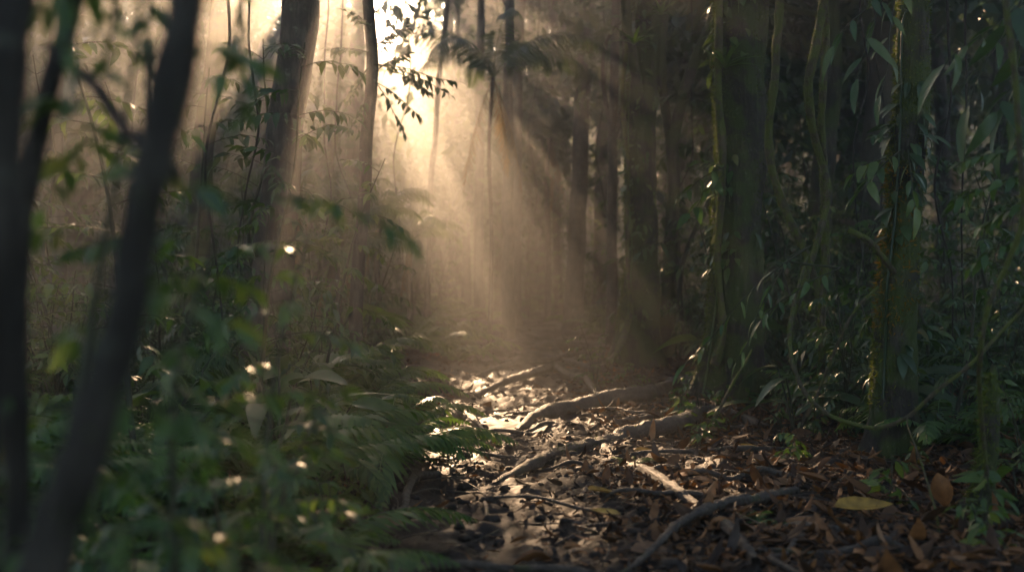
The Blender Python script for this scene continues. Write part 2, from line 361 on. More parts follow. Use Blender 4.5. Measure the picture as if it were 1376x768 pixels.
# ------------------------------------------------------------------ ground litter
def litter(n, xr, yr, lmin, lmax, mat, name, dens=None, lift=.012):
    x = rng.uniform(*xr, n*3); u = rng.random(n*3)
    y = yr[0]*(yr[1]/yr[0])**u
    keep = np.ones(len(x), bool) if dens is None else rng.random(len(x)) < dens(x, y)
    pd = ((x-GLARE[0])/GLARE[2])**2+((y-GLARE[1])/GLARE[3])**2
    keep &= pd > 1.2
    x, y = x[keep][:n], y[keep][:n]; n = len(x)
    P = np.stack([x, y, gz(x, y)+lift*rng.random(n)+.003], 1)
    D = rand_dir(n, .16); Nn = nrm(np.stack([rng.normal(size=n)*.27, rng.normal(size=n)*.27, np.ones(n)], 1))
    L = lmin+(lmax-lmin)*rng.random(n)**1.8
    V, Q = leaves(P, D, Nn, L, L*(.22+.36*rng.random(n)), np.clip(rng.normal(size=n)*.42, -.9, .9), rows=6, fold=rng.choice([-.6, -.3, .25, .6, .9]), cols=3, tip=rng.uniform(.6, 1.15))
    return V, Q
def dens_r(x, y):
    d = x-pathx(y)
    return np.clip(.05+1.0*sstep(d, .35, 1.1)+.4*sstep(-d, .6, 1.2), 0, 1)*np.clip(.75+.5*fbm(x*1.1, y*1.1, seed=90), .1, 1)
b = MB()
for r in range(5): b.add(*litter(2600, (-2.2, 5.5), (3.0, 12), .045, .13, None, '', dens_r))
for r in range(4): b.add(*litter(3000, (-1.8, 5.0), (3.0, 11), .025, .075, None, '', dens_r, .02))
for r in range(4): b.add(*litter(600, (-1.6, 5.5), (3.0, 13), .09, .21, None, '', dens_r, .03))
for r in range(2): b.add(*litter(2200, (-2.2, 5.5), (9, 20), .06, .15, None, '', dens_r))
tag(b.obj('leaf_litter', M['litter']), 'curled brown fallen leaves strewn over the mud beside the path', 'leaf litter', kind='stuff')
b = MB()
for r in range(4): b.add(*litter(3600, (-2.4, 5), (3.0, 14), .018, .08, None, '', lambda x, y: np.clip(.14+.85*sstep(np.abs(x-pathx(y)+.1), .25, .8), 0, 1), .006))
for r in range(2): b.add(*litter(1800, (-2.4, 5), (3.0, 18), .05, .13, None, '', lambda x, y: np.clip(.10+.8*sstep(np.abs(x-pathx(y)+.1), .25, .9), 0, 1), .006))
for r in range(2): b.add(*litter(1500, (-8, 9), (8, 34), .06, .16, None, ''))
tag(b.obj('rotting_leaves', M['litter_dark']), 'dark rotting leaf scraps pressed into the wet mud of the path', 'leaf litter', kind='stuff')
b = MB()
n = 1500; x = rng.uniform(-2, 5, n); y = 3*(15/3)**rng.random(n)
for k in range(n):
    if rng.random() > .3+.7*float(sstep(abs(x[k]-pathx(y[k])), .2, 1)): continue
    L = rng.uniform(.08, .5); th = rng.uniform(0, 6.28); z = g1(x[k], y[k])
    p0 = np.array([x[k], y[k], z+.006]); dv = np.array([math.cos(th), math.sin(th), 0])*L
    e = p0+dv; e[2] = g1(e[0], e[1])+rng.uniform(.0, .03)
    mid = (p0+e)/2+np.array([rng.normal()*.03, rng.normal()*.03, .015])
    r = rng.uniform(.002, .007)
    V, Q, _ = tube([p0, mid, e], [r, r*.8, r*.4], 6, 5, .1, seed=k); b.add(V, Q)
tag(b.obj('twig_litter', M['root']), 'thin broken twigs scattered among the fallen leaves', 'twigs', kind='stuff')
n = 1300; x = rng.uniform(-1.3, 2.5, n); y = 3*(14/3)**rng.random(n)
b = MB()                                              # small clods of mud
for k in range(n):
    if abs(x[k]-pathx(y[k])) > 1.6 and rng.random() < .6: continue
    r = rng.uniform(.008, .032)*(1 if rng.random() < .9 else 1.6); c = np.array([x[k], y[k], g1(x[k], y[k])+r*.1])
    V, Q, _ = tube([c-[r*1.1, r*.3, r*.2], c-[r*.5, 0, -r*.1], c+[r*.5, 0, r*.15], c+[r*1.1, r*.2, -r*.2]], [r*.1, r*.8, r*.7, r*.1], 8, 8, .35, seed=k, freq=1.2)
    b.add(V, Q)
tag(b.obj('mud_clods', M['mud']), 'small clods of wet dark mud along the trodden path', 'mud', kind='stuff')

# single big leaves lying on the ground
BIG = [(815, 672, .26, 30, 'yellow', 'yellow torn leaf lying below the forked root'),
       (812, 700, .17, 160, 'yellow', 'small orange leaf lying just under the yellow torn leaf'),
       (878, 746, .22, 10, 'brown', 'tan curled leaf on the dark litter beside the crossing root tips'),
       (1085, 592, .38, 25, 'brown', 'long pale brown curled leaf lying under the looping liana'),
       (1185, 640, .26, 80, 'brown', 'upturned tan leaf standing on edge beside a bright green seedling'),
       (1160, 695, .34, 12, 'yellow', 'long ochre leaf lying flat beside a pale broken stick'),
       (870, 606, .22, 5, 'yellow', 'orange brown leaf lying against the thick middle root'),
       (1000, 604, .26, 10, 'yellow', 'bright orange leaf in the sunlit litter'),
       (1030, 620, .3, 20, 'brown', 'pink brown curled leaf in the sunlit litter'),
       (1060, 655, .3, 42, 'brown', 'dark edged brown leaf lying above the long straight root'),
       (540, 690, .2, 70, 'brown', 'reddish brown leaf at the foot of the ferns by the path'),
       (525, 715, .18, 20, 'brown', 'pale brown leaf at the near edge of the muddy path'),
       (1230, 600, .24, -20, 'brown', 'grey brown leaf in shade at the base of the right trunk'),
       (960, 585, .2, 55, 'brown', 'small coppery leaf leaning on the end of the thick middle root')]
for k, (px, py, L, deg, mt, lab) in enumerate(BIG):
    p = gpt(px, py, .035); th = math.radians(deg)
    D = np.array([[math.cos(th), math.sin(th), .12*rng.normal()]]); p = p-D[0]*L*.5
    b = MB().add(*leaves([p], D, [[rng.normal()*.25, -.35+rng.normal()*.2, 1]], [L], [L*.42], rng.normal()*.15+.12, rows=9, fold=.35))
    tag(b.obj('fallen_leaf', M[mt], None, p), lab, 'fallen leaf')

# ------------------------------------------------------------------ roots over the path
ROOTS = [
 ([(690, 578), (735, 560), (800, 549), (870, 541), (915, 522), (950, 500)], [.035, .085, .10, .10, .09, .10], 'thick buttress root crossing the sunlit leaves behind the puddle', .05),
 ([(655, 652), (720, 628), (775, 606), (835, 588), (905, 583), (945, 560)], [.02, .045, .055, .07, .075, .07], 'long root slanting over the path in front of the thick buttress root', .03),
 ([(832, 612), (868, 640), (905, 668), (945, 690), (985, 730), (1015, 775)], [.036, .036, .033, .031, .026, .022], 'slender crooked root running from the green tuft toward the viewer', .02),
 ([(840, 765), (900, 728), (965, 696), (1020, 680), (1070, 664)], [.014, .022, .028, .030, .024], 'straight thin root crossing under the slender crooked root', .015),
 ([(640, 530), (680, 522), (720, 508), (742, 500), (765, 508), (785, 520), (805, 535)], [.03, .05, .07, .06, .05, .04, .03], 'arched root humped over the path beyond the puddle', .05),
 ([(735, 478), (775, 494), (806, 500), (832, 480), (848, 452)], [.03, .05, .06, .07, .09], 'curved root running down from the far mossy trunk', .05),
 ([(585, 585), (612, 572), (632, 573), (655, 588)], [.03, .06, .05, .02], 'short dark root stub poking from the bank left of the path', .05),
 ([(640, 505), (690, 492), (740, 488), (790, 474)], [.03, .045, .05, .04], 'low root lying across the far part of the path', .02),
 ([(700, 470), (745, 466), (790, 470)], [.03, .05, .04], 'farthest root lying across the path in the haze', .03),
 ([(780, 668), (800, 640), (822, 612)], [.022, .026, .03], 'stubby root leaning out of the green tuft', .03),
 ([(1030, 575), (985, 560), (930, 556), (880, 566), (820, 572)], [.05, .045, .04, .03, .02], 'knotted root half buried in leaves at the foot of the big trunk', .02),
 ([(590, 640), (560, 655), (540, 690), (505, 700)], [.02, .025, .02, .01], 'bent root at the fern edge left of the path', .02),
 ([(1040, 700), (1090, 712), (1150, 715)], [.018, .02, .012], 'pale broken stick lying on the near litter', .02),
 ([(660, 668), (650, 690), (640, 720)], [.012, .014, .006], 'small dark stick standing in the mud of the path', .03)]
for k, (pp, rad, lab, dz) in enumerate(ROOTS):
    P = [gpt(px, py, dz*.6+.05) for px, py in pp]
    P[0][2] -= dz*.6+.045; P[-1][2] -= dz*.3+.03
    V, Q, grid = tube(P, rad, 110, 18, .30, .22, seed=k*7+1, wob=.045, freq=1.5)
    nm = 'stick' if 'stick' in lab else 'tree_root'
    o = tag(MB().add(V, Q).obj(nm, M['root'], None, P[0]), lab, 'stick' if nm == 'stick' else 'root')
    if k in (0, 1, 4, 5, 10):
        V2, Q2 = tufts(grid, 260 if k != 4 else 500, .022, .006, (0, 0, 1), 2, .3, 1, 3.0)
        if len(V2): MB().add(V2, Q2).obj('moss', M['moss'], o, P[0])['kind'] = 'stuff'

r2 = np.random.default_rng(5)
for k in range(20):
    x, y = r2.uniform(.0, 2.3), 4.2*(12.5/4.2)**r2.random(); th = r2.uniform(2.6, 4.4); L = r2.uniform(.7, 1.9); P = []
    for q in range(7):
        P.append([x, y, g1(x, y)+.022+.03*r2.random()*(0 < q < 6)]); th += r2.normal()*.35; x += math.cos(th)*L/6; y += math.sin(th)*L/6
    P[0][2] -= .05; P[-1][2] -= .05; r = r2.uniform(.008, .022)
    V, Q, _ = tube(P, [r*1.2, r, r*.9, r*.4], 46, 9, .22, .12, seed=200+k, wob=.012, freq=1.4)
    zn = 'in the near litter' if P[3][1] < 7 else 'around the two thick slanting roots'
    tag(MB().add(V, Q).obj('tree_root', M['root'], None, P[0]), 'thin gnarled surface root half sunk '+zn, 'root', 'thin surface roots '+zn)

# ------------------------------------------------------------------ plants: prototypes
def frond(L, lift, droop, npin=20, plen=.24, pw=.030, fan=0, rach=.006, rows=3, hang=.15, cols=2, bend=0.0):
    """A pinnate frond leaving the origin along +X: rachis and paired leaflets."""
    t = np.linspace(0, 1, 14)
    ang = lift-(lift+droop)*t**1.15
    dx = np.cos(ang)*L/13; dz = np.sin(ang)*L/13
    C = np.stack([np.concatenate([[0], np.cumsum(dx[:-1])]), bend*L*t**2, np.concatenate([[0], np.cumsum(dz[:-1])])], 1)
    b = MB(); V, Q, _ = tube(C, [rach, rach*.7, rach*.25], 14, 4, 0, seed=1); b.add(V, Q)
    tt = np.linspace(.14, .99, npin)
    P = np.stack([np.interp(tt, t, C[:, k]) for k in range(3)], 1)
    T = nrm(np.stack([np.interp(tt, t, np.gradient(C[:, k])) for k in range(3)], 1))
    ll = L*plen*np.sin(math.pi*(tt*.86+.12))**.7*(.9+.2*rng.random(npin))
    for sgn in (-1, 1):
        side = np.array([0, sgn, 0.])
        D = nrm(side[None]*(1-.35*tt[:, None])+T*(.35+.5*tt[:, None])+np.array([0, 0, -hang])+rng.normal(size=(npin, 3))*.06)
        Nn = nrm(np.cross(T, side[None])*sgn+rng.normal(size=(npin, 3))*.15)
        Nn[Nn[:, 2] < 0] *= -1
        b.add(*leaves(P, D, Nn, ll, pw*L*(.7+.6*np.sin(math.pi*tt)), .25+.2*rng.random(npin), rows=rows, fold=.1, cols=cols))
    return b
def make_fern(name, nf, L, parts, mat, lift=1.0, droop=.5, **kw):
    """Fern or palm seedling: fronds in a rosette. With PARTS every frond is a child of its own."""
    if parts:
        root = thing(name, None, None, (0, 0, 0)); KIDS[root.name] = []
        meshes = [frond(L*s, lift*ll, droop*d, **kw).mesh('frond', mat) for s, ll, d in ((1, 1, 1), (.85, 1.15, .8), (1.08, .75, 1.2))]
        for k in range(nf):
            o = bpy.data.objects.new('frond', meshes[k % 3]); COL.objects.link(o); o.parent = root
            o.rotation_euler = (rng.normal()*.12, rng.normal()*.12, 2*math.pi*(k+.7*rng.random())/nf); s = rng.uniform(.75, 1.1); o.scale = (s, s, s)
            KIDS[root.name].append(o)
        return root
    b = MB()
    for k in range(nf):
        f = frond(L*rng.uniform(.8, 1.1), lift*rng.uniform(.75, 1.15), droop*rng.uniform(.7, 1.3), **kw)
        th = 2*math.pi*(k+.7*rng.random())/nf; c, s = math.cos(th), math.sin(th)
        V = np.concatenate(f.V)@np.array([[c, s, 0], [-s, c, 0], [0, 0, 1.]])
        b.add(V, np.concatenate(f.Q))
    return b.obj(name, mat)
def spray(b, sb, P0, D0, L, n, ll, lw, seed, droop=.6, rows=4, r=.004):
    """A twig with leaves in two ranks."""
    D0 = nrm(np.asarray(D0, float)); k = 6; t = np.linspace(0, 1, k)
    C = P0+D0*L*t[:, None]+np.array([0, 0, -1.])*(droop*L*.5*t**2)[:, None]+rng.normal(size=(k, 3))*L*.02*t[:, None]
    V, Q, _ = tube(C, [r, r*.35], 8, 4, 0, seed=seed); sb.add(V, Q)
    tt = np.linspace(.22, 1, n); P = np.stack([np.interp(tt, t, C[:, q]) for q in range(3)], 1)
    T = nrm(np.gradient(P, axis=0)) if n > 1 else D0[None]
    side = nrm(np.cross(D0, [0, 0, 1.])+1e-4); sg = np.where(np.arange(n) % 2, 1, -1)[:, None]
    D = nrm(side*sg*.9+T*.7+np.array([0, 0, -.35])+rng.normal(size=(n, 3))*.28); D[-1] = T[-1]
    Nn = nrm(np.array([0, 0, 1.])+rng.normal(size=(n, 3))*.35)
    l = ll*(.65+.6*rng.random(n))
    b.add(*leaves(P, D, Nn, l, l*lw*(.85+.3*rng.random(n)), .15+.4*rng.random(n), rows=rows, fold=.22, cols=3 if rows > 3 else 2))
def make_sapling(name, H, nb, bl, nl, ll, lw, mat, lean=.15, low=.25, droop=.7, rows=4, stems=1):
    root = thing(name, None, None, (0, 0, 0)); lb, sb = MB(), MB()
    for s in range(stems):
        th0 = rng.uniform(0, 6.28); ln = lean*H*(1 if stems == 1 else 1.8)
        hh = H*rng.uniform(.75, 1.05) if stems > 1 else H
        C = np.array([[0, 0, -.05], [.2*ln*math.cos(th0), .2*ln*math.sin(th0), hh*.35], [.55*ln*math.cos(th0+.4), .55*ln*math.sin(th0+.4), hh*.7], [ln*math.cos(th0+.2), ln*math.sin(th0+.2), hh]])
        r = .0055*hh+.004
        V, Q, grid = tube(C, [r, r*.75, r*.25], 18, 6, .08, seed=int(rng.integers(999)), wob=.03*hh); sb.add(V, Q)
        Cc = grid.mean(1)
        n = max(2, nb//stems)
        for k in range(n):
            u = low+(1-low)*(k+.5*rng.random())/n; p = Cc[min(17, int(u*17))]
            th = k*2.4+rng.normal()*.4; e = rng.uniform(-.05, .75)*(1-.2*u)
            spray(lb, sb, p, [math.cos(th)*math.cos(e), math.sin(th)*math.cos(e), math.sin(e)], bl*(1.1-.45*u)*rng.uniform(.7, 1.2), nl, ll, lw, k, droop, rows)
    KIDS[root.name] = [sb.obj('stem', M['stem'], root), lb.obj('foliage', mat, root)]
    return root
def make_bigleaf(name, nl, L, W, H, mat, pts=True):
    """Broad-bladed plant: each long leaf on its petiole is a part."""
    root = thing(name, None, None, (0, 0, 0)); KIDS[root.name] = []
    for k in range(nl):
        th = 2.4*k+rng.normal()*.3; e = rng.uniform(.75, 1.35); hh = H*rng.uniform(.5, 1.1)
        d = np.array([math.cos(th), math.sin(th), 0])
        top = d*hh*math.cos(e)*.9+np.array([0, 0, hh*math.sin(e)])
        V, Q, _ = tube([[0, 0, -.04], top*.5+np.array([0, 0, .04]), top], [.012, .009, .006], 8, 5, 0, seed=k)
        o1 = MB().add(V, Q).obj('leaf_stalk', M['stem'], root)
        dd = nrm(d*1.0+np.array([0, 0, rng.uniform(-.2, .55)])); l = L*rng.uniform(.75, 1.15)
        nn = nrm(np.array([0, 0, 1.])-.25*d+rng.normal(size=3)*.25)
        o2 = MB().add(*leaves([top], [dd], [nn], [l], [l*W], rng.uniform(.25, .75), rows=11, fold=.28)).obj('leaf', mat, root)
        KIDS[root.name] += [o1, o2]
    return root
FERN_N = [make_fern('fern', 9, .85, True, M['fern'], 1.0, .45, npin=24, plen=.2, pw=.036), make_fern('fern', 8, 1.05, True, M['fern'], .85, .7, npin=28, plen=.17, pw=.030), make_fern('fern', 10, .55, True, M['fern'], .9, .5, npin=18, plen=.22, pw=.044)]
FERN_F = [make_fern('fern', 9, .95, False, M['fern'], 1.0, .5, npin=18, plen=.2, pw=.042), make_fern('fern', 8, 1.25, False, M['fern'], .95, .7, npin=20, plen=.18, pw=.040)]
PALML = [make_fern('palm_seedling', 7, 1.3, True, M['leaf_dark'], 1.15, .55, npin=15, plen=.30, pw=.030, hang=.5, rach=.007), make_fern('palm_seedling', 8, 1.7, True, M['palm'], 1.25, .6, npin=20, plen=.25, pw=.022, hang=.6, rach=.008)]
SAPL = [make_sapling('sapling', 2.4, 18, .7, 12, .105, .40, M['leaf'], low=.2), make_sapling('sapling', 3.2, 24, .85, 13, .125, .36, M['leaf_dark'], low=.2), make_sapling('sapling', 1.6, 13, .55, 11, .095, .42, M['leaf'], low=.15), make_sapling('sapling', 2.0, 13, .75, 14, .085, .45, M['leaf_bright'], low=.3)]
SHRUB = [make_sapling('shrub', .95, 20, .42, 9, .09, .42, M['leaf'], low=.1, stems=4), make_sapling('shrub', .75, 18, .38, 9, .075, .38, M['leaf_dark'], low=.1, stems=4), make_sapling('shrub', 1.3, 26, .5, 11, .10, .35, M['leaf_dark'], low=.12, stems=5), make_sapling('shrub', .6, 14, .33, 8, .085, .5, M['leaf'], low=.1, stems=3)]
BIGL = [make_bigleaf('broadleaf_plant', 8, .42, .30, .6, M['leaf_dark']), make_bigleaf('broadleaf_plant', 7, .56, .32, .95, M['leaf']), make_bigleaf('broadleaf_plant', 5, .45, .34, .45, M['leaf_bright'])]
SEED = [make_sapling('seedling', .28, 6, .14, 4, .085, .42, M['leaf_bright'], low=.3), make_sapling('seedling', .2, 5, .11, 4, .07, .5, M['leaf'], low=.3)]
USED = set()
KINDW = {'fern': ('feathery arching fern', 'fern', 'ferns'), 'palm_seedling': ('young drooping palm', 'palm', 'young palms'), 'sapling': ('thin leafy sapling', 'sapling', 'saplings'),
         'shrub': ('low leafy shrub', 'shrub', 'low shrubs'), 'broadleaf_plant': ('broad leaved plant', 'plant', 'broad leaved plants'), 'seedling': ('tiny green seedling', 'seedling', 'seedlings')}
def zone(x, y):
    if x < pathx(y):
        if y < 4.2: return 'blurred in the foreground beside the leaning dark trunk'
        if y < 8: return 'on the near bank left of the muddy path'
        if y < 14: return 'left of the path below the slim straight trunk'
        if y < 22: return 'left of the path in front of the glowing central trunk'
        if y < 34: return 'in the haze behind the glowing central trunk'
        return 'deep in the far haze left of the path'
    if y < 7: return 'in deep shade beside the hanging right hand liana'
    if y < 10.5: return 'at the foot of the mossy trunk on the right'
    if y < 14: return 'around the foot of the thickest mossy trunk'
    if y < 20: return 'around the foot of the epiphyte covered trunk'
    if y < 34: return 'in the haze right of the far path'
    return 'deep in the far haze right of the path'
def put(protos, kind, x, y, scale=1.0, rz=None, v=None, label=None, tilt=None):
    v = int(rng.integers(len(protos))) if v is None else v
    p = protos[v]; rz = rng.uniform(0, 6.28) if rz is None else rz
    tilt = (rng.normal()*.1, rng.normal()*.1) if tilt is None else tilt
    o = place(p, p.name not in USED, (x, y, g1(x, y)-.02), rz, scale, tilt); USED.add(p.name)
    w = KINDW[kind]; zn = zone(x, y)
    if label: tag(o, label, w[1]); o['group'] = w[2]+' '+zn
    else: tag(o, w[0]+' '+zn, w[1], w[2]+' '+zn)
    return o
def edge_l(y): return float(pathx(y))-np.interp(y, [3, 6, 10, 20, 40], [.75, .75, .8, 1.0, 1.2])
def edge_r(y): return np.interp(y, [3, 5.7, 7.4, 10, 16, 24, 40], [3.2, 2.9, 2.75, 2.4, 1.9, 1.7, 2.2])
def in_beam(x, y, z):
    return bool(inpoly(*[np.atleast_1d(a) for a in onground(np.array([[x, y, z]]))], BEAM)[0])
def blocks(x, y, top):
    if y < 11.5: return False
    zz = np.array([.35, .7, 1.0, 1.2])*top
    for dx in (-.7, 0, .7):
        P = np.stack([np.full(4, x+dx), np.full(4, y), zz], 1)
        if inpoly(*onground(P), BEAM).any() or in_hole(P).any(): return True
    return False
def scatter(protos, kind, n, side, yr, dmin, dmax, s0, s1, ypow=1.0, vs=None, topz=1.5):
    c = 0; tries = 0
    while c < n and tries < n*20:
        tries += 1
        y = yr[0]+(yr[1]-yr[0])*rng.random()**ypow
        lim = max(dmin+.3, min(dmax, abs((688+ (0 if side < 0 else 0))/F*y)+1.0-.2))
        d = dmin+(lim-dmin)*rng.random()**.9
        x = edge_l(y)-d if side < 0 else edge_r(y)+d
        sc1 = rng.uniform(s0, s1)
        if blocks(x, y, max(o.dimensions.z if o.type == 'MESH' else 3.0*(kind == 'sapling')+1.0 for o in protos)*sc1): continue
        put(protos, kind, x, y, sc1, v=None if vs is None else int(rng.choice(vs)))
        c += 1
# left bank
scatter(FERN_N, 'fern', 62, -1, (3.4, 13), .05, 3.0, .75, 1.25, 1.1, topz=.6)
scatter(FERN_F, 'fern', 36, -1, (10, 30), .0, 7, .9, 1.5, topz=.8)
scatter(SHRUB, 'shrub', 30, -1, (5.5, 16), 1.2, 4, .8, 1.4, topz=.9)
scatter(SAPL, 'sapling', 34, -1, (5, 18), .9, 5, .8, 1.25, topz=2)
scatter(PALML, 'palm_seedling', 14, -1, (7, 24), .6, 6, .8, 1.3)
scatter(BIGL, 'broadleaf_plant', 12, -1, (6, 16), 1.5, 4.5, .8, 1.2)
scatter(SEED, 'seedling', 24, -1, (3.6, 11), -.25, .5, .7, 1.2, topz=.2)
# right bank
scatter(FERN_N, 'fern', 16, 1, (6.5, 14), .5, 4, .7, 1.1, topz=.6)
scatter(FERN_F, 'fern', 34, 1, (12, 30), .0, 8, .8, 1.4, topz=.8)
scatter(SHRUB, 'shrub', 64, 1, (5.4, 18), .25, 5, .7, 1.2, topz=.9)
scatter(SAPL, 'sapling', 52, 1, (6, 20), .8, 6, .8, 1.3, topz=2)
scatter(PALML, 'palm_seedling', 20, 1, (7, 24), .5, 6, .7, 1.2)
scatter(BIGL, 'broadleaf_plant', 16, 1, (5.5, 16), .5, 4, .8, 1.2)
scatter(SEED, 'seedling', 34, 1, (4.2, 12), -1.2, .6, .7, 1.2, topz=.2)
# far undergrowth
scatter(SHRUB, 'shrub', 46, -1, (16, 46), .1, 18, 1.3, 2.4, topz=2)
scatter(SHRUB, 'shrub', 46, 1, (16, 46), .1, 18, 1.2, 2.2, topz=2)
scatter(SAPL, 'sapling', 62, -1, (16, 50), .3, 20, 1.3, 2.4, topz=4)
scatter(SAPL, 'sapling', 62, 1, (16, 50), .3, 20, 1.3, 2.4, topz=4)
def close_path(protos, kind, n, yr, sx, s0, s1):
    c = 0
    while c < n:
        y = rng.uniform(*yr); x = float(pathx(y))+rng.normal()*sx; k = rng.uniform(s0, s1)
        if abs(x-pathx(y)) < 1.2 and y < 31: continue
        if blocks(x, y, (3.2 if kind == 'sapling' else 1.0)*k): 
            n -= 1; continue
        put(protos, kind, x, y, k); c += 1
close_path(SHRUB, 'shrub', 44, (27, 46), 3.5, 1.0, 1.9)
close_path(SAPL, 'sapling', 44, (28, 50), 4.5, 1.0, 2.2)
close_path(FERN_F, 'fern', 26, (25, 40), 3.0, 1.0, 1.6)
# hand placed plants the photograph shows
def putpx(protos, kind, px, Y, scale, label, rz=0.0, v=0, tilt=(0, 0)):
    return put(protos, kind, (px-CX)/F*Y, Y, scale, rz, v, label, tilt)
putpx(FERN_N, 'fern', 520, 7.6, 1.15, 'large pale fern arching over the edge of the path beside the puddle', .3, 0)
putpx(FERN_N, 'fern', 430, 6.4, 1.1, 'wide fern with long fronds just in front of the banana like leaves', 1.2, 1)
putpx(FERN_N, 'fern', 500, 10.5, 1.2, 'tall fern catching light between the slim trunk and the path', 2.1, 1)
putpx(FERN_N, 'fern', 400, 4.6, 1.0, 'nearest sharp fern spreading low over the mud at the path edge', .9, 0)
putpx(FERN_N, 'fern', 845, 7.3, .45, 'small green fern tuft growing between the two forked roots', .2, 2)
putpx(FERN_N, 'fern', 1010, 5.3, .42, 'small green fern growing beside the crossing root tips', 1.0, 2)
putpx(BIGL, 'broadleaf_plant', 430, 7.2, .85, 'tall broad leaved plant with paddle leaves left of the slim trunk', 2.6, 1)
putpx(BIGL, 'broadleaf_plant', 375, 6.6, 1.25, 'broad leaved plant holding a dark blade across the hazy leaning trunk', .2, 0)
putpx(BIGL, 'broadleaf_plant', 545, 11.5, .9, 'bright lime green plant glowing under the sunbeam', 1.4, 2)
putpx(BIGL, 'broadleaf_plant', 1070, 9.0, 1.15, 'glossy broad leaved plant shining between the thickest trunk and the lianas', .8, 0)
putpx(BIGL, 'broadleaf_plant', 1366, 5.6, .5, 'broad leaved seedling at the foot of the mossy stump on the right', 2.9, 2)
putpx(PALML, 'palm_seedling', 1185, 9.4, 1.05, 'dark fan of palm leaflets beside the moss hung trunk', .4, 0)
putpx(SHRUB, 'shrub', 800, 13.5, .85, 'silvery green shrub where the root curves down from the far mossy trunk', .4, 0)
putpx(SHRUB, 'shrub', 850, 13.0, .8, 'pale leaved shrub in front of the epiphyte covered trunk', 2.4, 3)
putpx(FERN_F, 'fern', 615, 16.5, .8, 'fern clump at the bend of the path under the glowing central trunk', .4, 0)
putpx(FERN_F, 'fern', 640, 18.5, .8, 'farther fern clump beside the bend of the path', 1.4, 1)
putpx(SHRUB, 'shrub', 625, 17.5, 1.0, 'shadowy shrub between the fern clumps at the bend of the path', .4, 1)
putpx(SHRUB, 'shrub', 940, 9.9, .8, 'sunlit yellow green shrub rising from the sunny leaf litter', 1.4, 3)
# close blurred leaves at the left edge of the frame
for k, (px, Y, s, v, lab) in enumerate([(70, 2.0, .8, 0, 'blurred leafy sapling standing behind the leftmost dark trunk'), (330, 3.0, .62, 0, 'blurred sapling just right of the leaning dark trunk'), (170, 2.2, .8, 3, 'blurred sapling standing in the gap between the two dark trunks'),
                                         (120, 1.5, .6, 2, 'very blurred small sapling low beside the leaning dark trunk'), (285, 2.2, .5, 2, 'blurred knee high sapling right of the leaning trunk base'), (20, 1.4, .75, 2, 'very blurred sapling at the lower frame edge under the leftmost trunk')]):
    putpx(SAPL, 'sapling', px, Y, s, lab, k*1.3, v)
for k, (px, Y, s, v, lab) in enumerate([(40, 1.9, .8, 0, 'blurred shrub at the foot of the leftmost dark trunk'), (230, 2.1, .8, 1, 'blurred shrub under the leaning dark trunk'), (340, 3.2, .8, 2, 'softly blurred shrub behind the leaning trunk base'), (160, 3.0, 1.0, 3, 'blurred round leaved shrub between the two dark trunks')]):
    putpx(SHRUB, 'shrub', px, Y, s, lab, k*.9, v)
for k, (px, Y, s, lab) in enumerate([(330, 3.2, .7, 'blurred fern right of the leaning trunk base'), (230, 2.6, .7, 'blurred fern under the leaning dark trunk'), (420, 4.0, .8, 'low fern spilling onto the near edge of the mud')]):
    putpx(FERN_N, 'fern', px, Y, s, lab, k*.9, k % 2)

# ------------------------------------------------------------------ trees
def pxpath(pts, Y, base=True, top=None):
    """Trunk centre line from photo points at distance Y, continued down into the soil and up to height TOP."""
    P = [at(px, py, Y+(dy if len(r) else 0)) for px, py, *r in pts for dy in [r[0] if r else 0]]
    P = sorted(P, key=lambda p: p[2])
    if base:
        d = nrm(P[0]-P[1]); d[2] = min(d[2], -.5)
        f = (P[0][2]-g1(P[0][0], P[0][1])+.08)/-d[2]
        if f > .05: P = [P[0]+d*f*np.array([.6, .6, 1])]+P
    if top and P[-1][2] < top:
        d = nrm(P[-1]-P[-2]); P.append(P[-1]+d*(top-P[-1][2])/max(d[2], .3))
    return np.array(P)
def crown_leaves(cen, rad, ncl, nl, ll, seed, cr=.75):
    """Foliage clumps through a crown's volume; leaves where the canopy has its gap are missing."""
    c = rand_dir(ncl)*rng.random((ncl, 1))**.45*np.asarray(rad)+np.asarray(cen)
    P = (c[:, None]+np.clip(rng.normal(size=(ncl, nl, 3)), -1.7, 1.7)*np.array([cr, cr, cr*.6])*(.6+.8*rng.random((ncl, 1, 1)))).reshape(-1, 3)
    P = P[sun_keep(P)]; n = len(P)
    D = nrm(rand_dir(n)+np.array([0, 0, -.45])); L = ll*(.6+.8*rng.random(n))
    return leaves(P, D, nrm(rand_dir(n)+np.array([0, 0, .6])), L, L*(.4+.2*rng.random(n)), .2, rows=3, fold=.12, cols=2), c
TREES = {}
